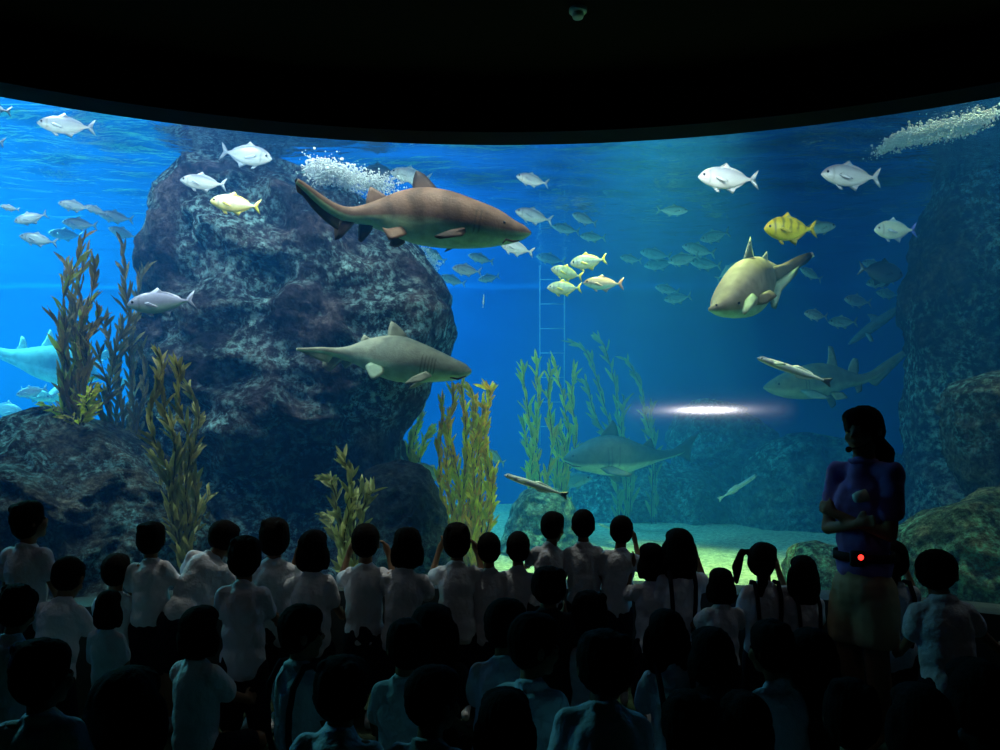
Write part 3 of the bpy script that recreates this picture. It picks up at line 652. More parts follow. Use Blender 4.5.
KINDS = {
 'silver': fish_mesh('silver', (.24, .28, .38), (.48, .53, .60), (.66, .70, .72), (.42, .48, .58), (.40, .46, .58), .165),
 'violet': fish_mesh('violet', (.28, .27, .42), (.42, .42, .58), (.50, .68, .58), (.50, .50, .66), (.45, .45, .62), .165),
 'pale': fish_mesh('pale', (.40, .45, .56), (.62, .66, .72), (.78, .80, .80), (.60, .64, .70), (.55, .62, .70), .175),
 'teal': fish_mesh('teal', (.12, .24, .28), (.30, .50, .50), (.55, .72, .68), (.30, .45, .45), (.30, .45, .48), .15),
 'goldfin': fish_mesh('goldfin', (.36, .48, .36), (.46, .58, .50), (.62, .70, .40), (.70, .66, .10), (.75, .68, .08), .18, bars=(.28, .38, .34)),
 'goldhead': fish_mesh('goldhead', (.50, .55, .45), (.75, .75, .62), (.80, .74, .25), (.72, .62, .12), (.78, .68, .10), .175, headcol=(.75, .62, .12)),
 'yellow': fish_mesh('yellow', (.70, .60, .04), (.85, .76, .05), (.88, .82, .08), (.62, .55, .04), (.62, .52, .04), .20, bars=(.14, .17, .05)),
 'pink': fish_mesh('pink', (.34, .22, .20), (.55, .38, .32), (.42, .66, .50), (.45, .28, .25), (.52, .25, .20), .15),
 'bluetail': fish_mesh('bluetail', (.50, .66, .62), (.72, .84, .76), (.80, .90, .78), (.4, .55, .75), (.14, .20, .85), .185),
 'dark': fish_mesh('dark', (.03, .05, .09), (.05, .07, .12), (.07, .1, .14), (.03, .05, .09), (.4, .4, .42), .23),
 'remora': fish_mesh('remora', (.90, .94, .98), (.85, .90, .94), (.34, .36, .38), (.7, .76, .82), (.03, .03, .03), slim=True),  # near-white back has the light from above painted into its colour
 'slim': fish_mesh('slim', (.25, .45, .5), (.40, .62, .66), (.5, .72, .74), (.4, .6, .65), (.35, .55, .6), slim=True),
}
first_of = {}
def fish(kind, hx, hy, tx, ty, Y, label, dY=0.0, group=None, roll=0.0, cat='fish'):
    """head px, tail px, distance of the head; dY: how much further the tail is"""
    h = P(hx, hy, Y); t = P(tx, ty, Y+dY); L = (h-t).length; d = (h-t)/L
    up = Vector((0, 0, 1)); up = (up-d*up.dot(d)).normalized(); side = up.cross(d)
    M = Matrix((d, side, up)).transposed()
    nm = 'remora' if kind in ('remora', 'slim') else 'fish'
    if kind not in first_of:
        r = empty(nm); me, em = KINDS[kind]; b = link('body', me, None, r); es = [link('eye', m_, None, r) for m_ in em]; first_of[kind] = (r, b, es)
    else:
        r0, b0, e0 = first_of[kind]; r = r0.copy(); C.objects.link(r)
        for q in [b0.copy()]+[e.copy() for e in e0]: C.objects.link(q); q.parent = r
        for key in ('group',):
            if key in r: del r[key]
    r.rotation_mode = 'QUATERNION'; r.rotation_quaternion = (M @ Matrix.Rotation(math.radians(roll), 3, 'X')).to_quaternion(); r.scale = (L, L, L); r.location = (h+t)/2
    tag(r, label, cat, group)
    return r
fish('pale', -30, 104, 12, 112, 5.0, 'silver fish cut off by the left edge, only its forked tail showing', .1)
fish('silver', -30, 133, 5, 143, 5.6, 'silver fish at the left edge just below the cut off one')
fish('silver', 37, 123, 96, 128, 5.0, 'silver fish near the surface at upper left, facing left', .1)
fish('silver', 180, 180, 227, 185, 5.4, 'small silver fish facing left, just above the yellow tailed one', .05)
fish('silver', 272, 159, 220, 151, 5.6, 'silver fish facing right at the top left of the rock pillar', .1)
fish('goldhead', 210, 201, 261, 207, 5.2, 'silver fish with yellow head and tail in front of the rock pillar', .05)
fish('violet', 127, 305, 196, 300, 4.95, 'violet grey fish facing left between the kelp and the rock pillar', .12)
fish('silver', 516, 176, 549, 184, 6.2, 'silver fish facing left, directly above the brown shark\'s snout', .08)
fish('silver', 515, 211, 553, 221, 6.6, 'striped silver fish facing left just right of the brown shark\'s snout tip', .1)
fish('pale', 499, 243, 534, 253, 6.3, 'bright white fish right under the brown shark\'s snout', .05)
fish('teal', 603, 191, 626, 201, 8.0, 'small dim fish alone high in the middle of the tank', .15)
fish('teal', 688, 211, 656, 210, 7.6, 'teal fish facing right below the lone white fish', .05)
fish('pale', 698, 177, 759, 180, 5.3, 'big white fish facing left near the surface right of centre', .05)
fish('silver', 821, 174, 881, 178, 5.3, 'silver fish with dusky flanks near the surface at upper right', .08)
fish('yellow', 764, 229, 817, 229, 5.2, 'bright yellow fish with dark bars above the turning shark', .1)
fish('teal', 836, 226, 797, 230, 7.2, 'pale teal fish showing behind the yellow fish\'s tail')
fish('bluetail', 874, 230, 917, 230, 5.8, 'pale green fish with a vivid blue tail at upper right', .08)
fish('goldfin', 570, 264, 607, 259, 6.0, 'yellow tailed barred fish, topmost of the trio above the ladder', .05)
fish('goldfin', 551, 269, 583, 277, 6.2, 'yellow tailed barred fish, middle of the trio above the ladder', .08)
fish('goldfin', 547, 288, 582, 288, 6.1, 'yellow tailed barred fish, lowest of the trio above the ladder', .05)
fish('pink', 583, 283, 624, 284, 6.2, 'brownish pink fish just right of the yellow tailed trio', .05)
fish('pale', 390, 172, 432, 179, 6.5, 'pale fish partly behind the brown shark\'s dorsal fin', .05)
fish('dark', 362, 173, 398, 172, 6.6, 'dark oval fish between the white foam and the shark\'s dorsal fin', .05)
fish('remora', 504, 475, 568, 496, 4.9, 'slender white remora with a black tail above the seated crowd', .05)
fish('remora', 757, 358, 832, 383, 5.2, 'slender bright remora crossing in front of the dim shark', .05)
fish('slim', 757, 475, 718, 500, 7.6, 'small pale blue slender fish sloping low at the right of centre')
fish('teal', 414, 464, 449, 483, 6.6, 'turquoise fish beside the golden kelp at the rock foot', .15)
fish('teal', 486, 450, 505, 464, 7.4, 'small turquoise fish at the right edge of the golden kelp', .2)
fish('slim', 484, 294, 483, 308, 6.4, 'tiny white fish hanging upright in open water below the brown shark')
fish('teal', 592, 478, 545, 484, 8.6, 'pale green fish on the rock beneath the broad dark shark')
fish('slim', 598, 524, 622, 532, 7.8, 'small pale fish just above the sand right of the middle')
fish('dark', 903, 276, 858, 268, 7.4, 'dark fish silhouette in the far water at right')
# the far schools
rnd = random.Random(5)
LEFT = [(0, 206, 20, 210, 'teal'), (14, 222, 48, 214, 'teal'), (19, 236, 58, 243, 'teal'), (58, 203, 92, 209, 'teal'), (84, 206, 108, 214, 'silver'), (62, 222, 98, 226, 'silver'), (98, 214, 134, 220, 'silver'), (108, 228, 138, 238, 'teal'), (-10, 174, 30, 177, 'teal'), (48, 233, 84, 236, 'teal')]
for i, (a, b, c, d, k) in enumerate(LEFT):
    fish('silver', a, b, c, d, 6.0+.2*i, 'silvery fish in the loose school above the left kelp', .1, 'silvery fish schooling above the left kelp')
RIGHT = [(572, 214, 597, 224, 'silver'), (552, 226, 580, 232, 'teal'), (580, 236, 606, 238, 'teal'), (632, 217, 650, 222, 'teal'), (620, 257, 642, 261, 'teal'), (640, 252, 672, 257, 'teal'), (644, 266, 676, 262, 'teal'), (668, 262, 700, 256, 'teal'), (682, 246, 716, 254, 'teal'), (700, 240, 730, 232, 'teal'), (690, 262, 722, 266, 'teal'), (664, 300, 692, 296, 'teal'), (655, 287, 680, 292, 'teal'), (536, 256, 566, 262, 'teal')]
for i, (a, b, c, d, k) in enumerate(RIGHT):
    fish(k, a, b, c, d, 8.2+.2*(i % 7), 'teal fish in the dim school in the middle of the far water', .12, 'dim fish schooling in the middle of the far water')
MIDL = [(452, 268, 482, 272, 'silver'), (424, 248, 446, 262, 'teal'), (468, 255, 494, 262, 'teal'), (440, 276, 466, 284, 'teal'), (478, 280, 500, 276, 'teal')]
for i, (a, b, c, d, k) in enumerate(MIDL):
    fish(k, a, b, c, d, 7.4+.25*i, 'fish in the small cluster below the brown shark\'s belly', .1, 'fish clustered below the brown shark')
FARR = [(804, 313, 828, 317, 'silver'), (828, 322, 858, 322, 'teal'), (844, 299, 872, 303, 'silver'), (876, 292, 900, 296, 'teal'), (880, 208, 908, 214, 'teal'), (925, 195, 952, 202, 'teal'), (920, 222, 944, 226, 'teal'), (862, 262, 886, 268, 'teal'), (866, 284, 894, 280, 'teal'), (800, 268, 822, 280, 'teal'), (740, 262, 716, 280, 'teal')]
for i, (a, b, c, d, k) in enumerate(FARR):
    fish(k, a, b, c, d, 8.0+.2*(i % 5), 'faint fish scattered in the dark far water at right', .1, 'faint fish in the far water at right')
LOWL = [(16, 395, 48, 388, 'silver'), (52, 398, 20, 392, 'teal'), (24, 414, -12, 406, 'silver'), (66, 394, 36, 400, 'teal'), (96, 358, 122, 350, 'teal'), (84, 368, 104, 362, 'pale'), (128, 396, 150, 402, 'silver'), (112, 384, 134, 380, 'teal')]
for i, (a, b, c, d, k) in enumerate(LOWL):
    fish(k, a, b, c, d, 7.6+.15*i, 'pale fish drifting low behind the kelp at left', .1, 'pale fish low behind the left kelp')

# ---------------------------------------------------------------- kelp
M_kelp = attr_mat('kelp_blades', .5, .3, (40, .2))
_nt = M_kelp.node_tree; _pb = [n for n in _nt.nodes if n.type == 'BSDF_PRINCIPLED'][0]; _out = [n for n in _nt.nodes if n.type == 'OUTPUT_MATERIAL'][0]; _vc = [n for n in _nt.nodes if n.type == 'VERTEX_COLOR'][0]
_tr = N(_nt, 'ShaderNodeBsdfTranslucent'); _mx = N(_nt, 'ShaderNodeMixShader'); _mx.inputs[0].default_value = .35
_nt.links.new(_vc.outputs[0], _tr.inputs[0]); _nt.links.new(_pb.outputs[0], _mx.inputs[1]); _nt.links.new(_tr.outputs[0], _mx.inputs[2]); _nt.links.new(_mx.outputs[0], _out.inputs[0])
M_stalk = principled('kelp_stalk', (.09, .08, .025), .6, .2)
def kelp(label, stems, Y, cols, seed=1, blen=.16, bw=.022, dens=26, dy=.25, name='giant_kelp', cat='kelp', curl=.5):
    """stems: list of pixel polylines from base to tip"""
    rnd = random.Random(seed); b0 = P(*stems[0][0], Y); root = empty(name, b0); tag(root, label, cat)
    bs = bmesh.new(); bb = bmesh.new(); cc = []
    for sx in stems:
        oy = rnd.uniform(-dy, dy)
        n = 40; tab = [(i/(len(sx)-1), *(P(*p, Y+oy*(.4+.6*i/(len(sx)-1)))-b0)) for i, p in enumerate(sx)]
        pts = []
        for i in range(n+1):
            p = Vector(crv(tab, i/n)); t = i/n
            p += Vector((noise.noise(Vector((t*5, seed, oy*9)))*.03, noise.noise(Vector((t*4, seed+5, oy*9)))*.06, 0)); pts.append(p)
        add_tube(bs, pts, [.007*(1-.6*i/n) for i in range(n+1)], 6)
        L = sum((pts[i+1]-pts[i]).length for i in range(n)); nb = int(L*dens*1.7)
        for j in range(nb):
            t = (j+.5)/nb+rnd.uniform(-.01, .01); t = max(0.02, min(.99, t)); k = min(int(t*n), n-1); p = pts[k].lerp(pts[k+1], t*n-k)
            tan = (pts[k+1]-pts[k]).normalized()
            a = rnd.uniform(0, 2*PI); out = Vector((math.cos(a), math.sin(a)*.7, 0)); 
            d = (tan*rnd.uniform(.75, 1.3)+out*rnd.uniform(.18, .75)*curl*1.3+Vector((0, 0, rnd.uniform(-.35, .1)))).normalized()
            ln = blen*rnd.uniform(.6, 1.25)*(1-.35*t); wd = bw*.74*rnd.uniform(.6, 1.3)*(1-.25*t)
            side = d.cross(Vector((rnd.uniform(-.5, .5), -1, rnd.uniform(-.3, .3)))).normalized(); nrm = side.cross(d)
            bend = rnd.uniform(-.35, .35); rip = rnd.uniform(0, 6)
            c = cols[rnd.randrange(len(cols))]; f = rnd.uniform(.75, 1.25); c = tuple(v*f*1.45 for v in c)
            if rnd.random() < t*.35: continue
            prev = None; m = 7
            for q in range(m+1):
                u = q/m; wq = wd*(math.sin(PI*min(1, u*.92+.08))**.7)*(1-u*.25) if q < m else .0008
                cen = p+d*ln*u+nrm*bend*ln*u*u+Vector((0, 0, -.12*ln*u*u))
                rp = nrm*math.sin(u*9+rip)*wd*.22
                row = [bb.verts.new(cen-side*wq+rp), bb.verts.new(cen-nrm*wq*.25), bb.verts.new(cen+side*wq-rp)]
                cc.extend([c, tuple(v*.8 for v in c), c])
                if prev:
                    for z in (0, 1): bb.faces.new((prev[z], prev[z+1], row[z+1], row[z]))
                prev = row
    obj('stalk', bs, M_stalk, root)
    o = obj('blades', bb, M_kelp, root); shade_mesh(o.data, cc); return root
OL = [(.24, .16, .05), (.19, .12, .05), (.30, .19, .06), (.13, .10, .05)]
OLG = [(.20, .18, .05), (.26, .22, .05), (.15, .15, .05), (.30, .24, .07)]
GOLD = [(.66, .52, .01), (.60, .34, .01), (.68, .62, .02), (.56, .54, .02), (.64, .36, .01)]
GRN = [(.50, .55, .06), (.62, .62, .06), (.40, .50, .08), (.66, .50, .05)]
kelp('tall olive brown kelp standing on the left rock mound, topmost at far left', [[(62, 425), (66, 380), (60, 330), (68, 285), (82, 238)], [(72, 428), (76, 390), (84, 340), (78, 300), (88, 250)], [(82, 425), (88, 390), (80, 345), (90, 300), (94, 262)], [(66, 425), (72, 360), (70, 310), (66, 262)], [(78, 425), (70, 385), (64, 345), (54, 318)], [(75, 425), (84, 370), (88, 340), (98, 310)], [(72, 425), (74, 385), (75, 345), (74, 310)]], 5.35, OL+[(.30, .30, .05)], 1, dens=42, blen=.20)
kelp('short yellow green kelp tuft at the foot of the tall left kelp', [[(70, 425), (58, 412), (40, 402)], [(74, 425), (64, 415), (50, 408)], [(80, 425), (88, 405), (96, 388)], [(84, 425), (86, 408), (84, 392)]], 5.2, [(.50, .50, .04), (.42, .34, .05), (.55, .56, .05)], 2, dens=50, blen=.12)
kelp('brown kelp between the left kelp and the rock pillar, thin stalk rising above', [[(112, 450), (108, 400), (116, 350), (128, 318), (126, 280), (124, 244)], [(122, 452), (120, 410), (112, 370), (108, 340), (104, 322)], [(128, 452), (134, 410), (128, 370), (134, 330), (140, 302), (146, 268)], [(116, 450), (118, 400), (124, 350), (126, 322)], [(136, 455), (138, 420), (144, 380), (142, 345)], [(106, 450), (102, 415), (108, 385), (100, 355)]], 5.6, [(.14, .11, .05), (.10, .09, .05), (.20, .15, .06)], 3, dens=36, blen=.19)
kelp('tall olive kelp rising in front of the rock between mound and pillar', [[(180, 580), (178, 500), (172, 440), (162, 390), (158, 356)], [(186, 580), (188, 500), (186, 440), (178, 390), (176, 365)], [(182, 580), (176, 520), (166, 470), (150, 420), (155, 380)], [(190, 580), (194, 520), (192, 470), (196, 420), (188, 385)], [(188, 580), (198, 530), (207, 490)], [(180, 580), (168, 530), (160, 490), (152, 450)], [(184, 580), (182, 480), (174, 420)]], 4.95, [(.30, .25, .07), (.24, .19, .06), (.36, .29, .09)], 4, dens=42, blen=.17)
kelp('short bushy olive kelp in front of the rock pillar foot', [[(345, 580), (342, 530), (335, 490), (326, 478)], [(350, 580), (352, 520), (350, 480), (345, 458)], [(352, 580), (360, 530), (366, 500), (372, 490)], [(348, 580), (338, 540), (325, 515)], [(350, 580), (356, 520), (362, 482)], [(346, 580), (345, 530), (350, 495)]], 4.95, [(.34, .32, .10), (.28, .26, .09), (.40, .34, .12)], 5, dens=46, blen=.16)
kelp('slim yellow kelp hugging the right edge of the rock pillar', [[(412, 560), (412, 480), (412, 450), (418, 425), (421, 408)], [(418, 560), (418, 480), (420, 455), (426, 440), (432, 430)], [(408, 560), (408, 480), (409, 455), (412, 432)]], 6.9, [(.62, .56, .05), (.52, .52, .06), (.66, .50, .06)], 6, dens=34, blen=.17)
kelp('golden yellow kelp right of the rock pillar, brightest in the tank', [[(450, 572), (450, 530), (440, 490), (440, 440), (442, 400)], [(458, 572), (458, 530), (458, 480), (448, 430), (452, 388)], [(470, 572), (470, 530), (468, 480), (466, 430), (462, 385)], [(476, 572), (476, 530), (482, 480), (478, 430), (470, 388)], [(482, 572), (482, 530), (488, 490), (486, 450), (488, 400), (486, 388)], [(460, 572), (460, 530), (466, 470), (474, 430), (476, 400)], [(486, 572), (486, 530), (492, 500), (490, 460)], [(464, 572), (464, 530), (460, 490), (452, 465)], [(474, 572), (474, 530), (476, 470), (484, 430), (482, 402)], [(456, 572), (456, 530), (450, 500), (446, 460), (450, 420)], [(468, 572), (468, 530), (474, 490), (472, 450), (480, 420)]], 6.4, GOLD, 7, dens=62, blen=.17, bw=.022)
kelp('green yellow kelp just left of the ladder', [[(530, 541), (530, 490), (532, 440), (526, 400), (522, 365)], [(540, 541), (540, 490), (536, 430), (538, 395), (536, 360)], [(545, 541), (545, 490), (552, 440), (548, 400), (550, 370)], [(536, 541), (536, 490), (528, 450), (524, 420)]], 8.0, GRN, 8, dens=30, blen=.22, bw=.026)
kelp('green kelp clump between the ladder and the leaning kelp', [[(560, 541), (560, 490), (568, 440), (564, 400), (556, 362)], [(566, 541), (566, 490), (576, 440), (572, 400), (574, 372)], [(556, 541), (556, 490), (558, 450), (550, 415)], [(562, 541), (562, 490), (565, 455), (560, 430)]], 8.2, GRN, 9, dens=28, blen=.22, bw=.026)
kelp('dim kelp leaning left behind the ladder kelp', [[(625, 524), (625, 470), (612, 430), (600, 390), (588, 355), (572, 342)], [(628, 524), (628, 470), (620, 430), (616, 390), (606, 350), (600, 340)], [(630, 524), (630, 470), (604, 430), (592, 405), (586, 380)], [(618, 524), (618, 470), (622, 430), (622, 395)]], 9.2, [(.30, .40, .12), (.36, .42, .12)], 10, dens=16, blen=.26, bw=.032)
kelp('dim leaning kelp strand farthest right, ending below the fish school', [[(652, 524), (652, 455), (648, 420), (640, 385), (626, 358)], [(656, 524), (656, 455), (650, 430), (652, 405)]], 9.6, [(.30, .40, .14), (.34, .40, .14)], 11, dens=17, blen=.24, bw=.03)
# ---------------------------------------------------------------- ladder on the far wall
M_lad = principled('ladder_steel', (.3, .5, .6), .5, .3)
YL = 11.4; ld = empty('ladder', P(552, 440, YL)); tag(ld, 'thin pale metal ladder hanging down behind the green kelp', 'ladder'); o0 = ld.location.copy()
for x in (540, 564.5):
    bm = bmesh.new(); add_tube(bm, [P(x, 190, YL)-o0, P(x, 445, YL)-o0], .009, 10); obj('rail', bm, M_lad, ld)
for k in range(10):
    y = 206+24.5*k; bm = bmesh.new(); add_tube(bm, [P(540, y, YL)-o0, P(564.5, y, YL)-o0], .007, 8); obj('rung', bm, M_lad, ld)
# ---------------------------------------------------------------- foam where the pumps pour in
M_foam = principled('foam', (.85, .9, .92), .7, .3)
def foam(label, blobs, Y, n, seed):
    rnd = random.Random(seed); o0 = P(blobs[0][0], blobs[0][1], Y)
    t = bmesh.new(); bmesh.ops.create_icosphere(t, subdivisions=1, radius=1.0); t.verts.ensure_lookup_table()
    bv = [v.co.copy() for v in t.verts]; bf = [[v.index for v in f.verts] for f in t.faces]; t.free()
    vs = []; fs = []
    for _ in range(n):
        x, y, rx, ry = blobs[rnd.randrange(len(blobs))]
        p = P(x+rnd.gauss(0, rx*.5), y+rnd.gauss(0, ry*.5), Y)+Vector((0, rnd.gauss(0, .12), 0))-o0; p.z = min(p.z, Z_SURF-.01-o0.z)
        r = min(.011, abs(rnd.gauss(.002, .0035))+.0025); k = len(vs)
        vs.extend([p+v*r for v in bv]); fs.extend([[q+k for q in f] for f in bf])
    me = bpy.data.meshes.new('foam'); me.from_pydata(vs, [], fs); me.shade_smooth()
    o = link('foam', me, M_foam); o.location = o0; tag(o, label, 'foam', kind='stuff')
foam('white foam of bubbles at the surface left of the brown shark', [(330, 173, 20, 7), (322, 173, 12, 7), (345, 177, 18, 6), (372, 184, 24, 6)], 6.0, 5200, 1)
foam('long white streak of bubbles at the surface at upper right', [(974, 124, 14, 4), (960, 126, 16, 4), (940, 130, 16, 3.5), (916, 136, 16, 2.5), (896, 141, 10, 2)], 5.6, 5200, 2)
foam('white froth against the pillar edge below the brown shark', [(420, 252, 8, 6), (432, 262, 8, 6)], 7.2, 500, 3)
# ---------------------------------------------------------------- people
M_skin = principled('skin', (.26, .14, .085), .65, .15)
M_hair = principled('hair_black', (.006, .005, .005), .85, .06, bump=(140, .3))
M_shirt = principled('shirt_white', (.74, .76, .82), .85, .15, bump=(20, 1.0))
M_navy = principled('cloth_navy', (.012, .014, .024), .9, .1)
M_darkcloth = principled('cloth_dark', (.02, .02, .022), .9, .1)
M_polo = principled('polo_purple', (.24, .16, .42), .85, .15, bump=(14, .4))
M_khaki = principled('khaki', (.34, .28, .17), .9, .1, bump=(14, .3))
M_sock = principled('sock_white', (.5, .5, .52), .9, .1)
M_lip = principled('lips', (.28, .10, .08), .5, .3)
TMP = bpy.data.scenes.new('workshop')
def remesh(bm, vox, it=3, fac=.5, name='m', wrinkle=0.0, seed=0, cut=None):
    me = bpy.data.meshes.new(name); bm.to_mesh(me); bm.free()
    o = bpy.data.objects.new('tmp', me); TMP.collection.objects.link(o)
    md = o.modifiers.new('r', 'REMESH'); md.mode = 'VOXEL'; md.voxel_size = vox
    s = o.modifiers.new('s', 'SMOOTH'); s.iterations = it; s.factor = fac
    vl = TMP.view_layers[0]; vl.update(); dg = vl.depsgraph; m2 = bpy.data.meshes.new_from_object(o.evaluated_get(dg)); m2.name = name
    bpy.data.objects.remove(o); bpy.data.meshes.remove(me)
    if wrinkle:
        off = Vector((seed*3.3, seed*7.1, seed*1.7)); ns = [v.normal.copy() for v in m2.vertices]
        for v, n in zip(m2.vertices, ns):
            q = v.co*Vector_mul; 
            v.co += n*wrinkle*(noise.noise(Vector((v.co.x*9, v.co.y*9, v.co.z*4))+off)+.6*noise.noise(Vector((v.co.x*22+v.co.z*10, v.co.y*20, v.co.z*16))+off))
    m2.shade_smooth(); return m2
Vector_mul = 1.0
# hair, in the head's frame: origin at skull centre, +y is the face side
HAIR = {}
def hair_mesh(style, seed=0):
    key = (style, seed % 3)
    if key in HAIR: return HAIR[key]
    rnd = random.Random(seed+7); bm = bmesh.new(); V = Vector
    add_ell(bm, V((0, -.012, .022)), (.0815, .088, .082)); 
    if style == 'crop':
        add_ell(bm, V((0, -.03, -.005)), (.076, .066, .07))
        add_ell(bm, V((0, .03, .05)), (.066, .055, .045))
    if style == 'short':
        add_ell(bm, V((0, -.03, -.012)), (.079, .067, .076)); add_ell(bm, V((.004, .022, .045)), (.068, .056, .05))
        for k in range(6): add_ell(bm, V((rnd.uniform(-.045, .045), rnd.uniform(-.06, .02), .072)), (.026, .03, .024))
        for s in (1, -1): add_ell(bm, V((s*.068, -.01, -.005)), (.014, .034, .04))
    if style == 'bob':
        add_ell(bm, V((0, -.022, -.03)), (.092, .076, .082)); add_ell(bm, V((0, -.03, -.065)), (.088, .06, .05))
        for s in (1, -1): add_ell(bm, V((s*.072, .0, -.045)), (.024, .045, .06))
        add_ell(bm, V((0, .03, .055)), (.074, .058, .045))
    if style in ('pony', 'lowpony', 'long'):
        add_ell(bm, V((0, -.03, -.01)), (.083, .068, .075)); add_ell(bm, V((0, .03, .052)), (.072, .056, .045))
        if style == 'pony':
            add_cap(bm, V((0, -.085, .035)), V((0, -.125, .0)), .02, .03); add_cap(bm, V((0, -.125, .0)), V((0, -.115, -.11)), .03, .014)
        if style == 'lowpony':
            add_cap(bm, V((-.02, -.07, -.05)), V((-.055, -.075, -.11)), .034, .044); add_cap(bm, V((-.055, -.075, -.11)), V((-.075, -.035, -.165)), .044, .034); add_cap(bm, V((-.075, -.035, -.165)), V((-.07, .03, -.25)), .030, .012)
        if style == 'long':
            add_ell(bm, V((0, -.03, -.08)), (.10, .062, .10)); add_ell(bm, V((0, -.045, -.13)), (.085, .045, .06))
            for s in (1, -1): add_ell(bm, V((s*.078, .0, -.05)), (.026, .04, .08))
    if style == 'pigtails':
        add_ell(bm, V((0, -.03, -.01)), (.082, .066, .072)); add_ell(bm, V((0, .03, .052)), (.07, .056, .045))
        add_cap(bm, V((-.05, -.05, .05)), V((-.105, -.06, .045)), .012, .018); add_cap(bm, V((-.105, -.06, .045)), V((-.135, -.06, -.04)), .018, .032); add_cap(bm, V((-.135, -.06, -.04)), V((-.14, -.055, -.12)), .032, .014)
        add_cap(bm, V((.03, -.07, -.04)), V((.03, -.09, -.1)), .03, .03); add_cap(bm, V((.03, -.09, -.1)), V((.02, -.09, -.17)), .03, .012)
    if style == 'bun':
        add_ell(bm, V((0, -.03, -.01)), (.082, .066, .075)); add_ell(bm, V((0, -.1, .03)), (.036, .034, .036))
    me = remesh(bm, .007, 2, .5, 'hair_'+style)
    for v in me.vertices:      # strands and loose ends, face side cleared
        a = math.atan2(v.co.x, -v.co.y); v.co += v.normal*(.0035*noise.noise(Vector((a*9, v.co.z*10, seed)))+.002*noise.noise(v.co*90))
    me.materials.append(M_hair); HAIR[key] = me; return me

def hand(bm, w, d, side, curl=.5, sc=1.0):
    """palm and five unequal fingers, w wrist, d direction of the palm, side = thumb side vector"""
    d = d.normalized(); th = (side-d*side.dot(d)).normalized(); n = d.cross(th)
    pl = .045*sc; add_cap(bm, w, w+d*pl*.75, .018*sc, .021*sc)
    for f in range(4): add_cap(bm, w+d*.012*sc+th*(f-1.5)*.006*sc, w+d*pl+th*(1.5-f)*.0125*sc, .010*sc, .0085*sc)
    for f, ln in enumerate((.036, .042, .039, .030)):
        b = w+d*pl+th*(1.5-f)*.0125*sc; m = b+(d+n*curl*.5).normalized()*ln*.55*sc; e = m+(d*(1-curl)+n*curl).normalized()*ln*.5*sc
        add_cap(bm, b, m, .0078*sc, .007*sc, 8); add_cap(bm, m, e, .007*sc, .006*sc, 8)
    b = w+d*.012*sc+th*.016*sc; m = b+(d*.6+th*.8).normalized()*.024*sc; e = m+(d*.9+th*.3+n*.2).normalized()*.02*sc
    add_cap(bm, b, m, .0095*sc, .008*sc, 8); add_cap(bm, m, e, .008*sc, .0065*sc, 8)

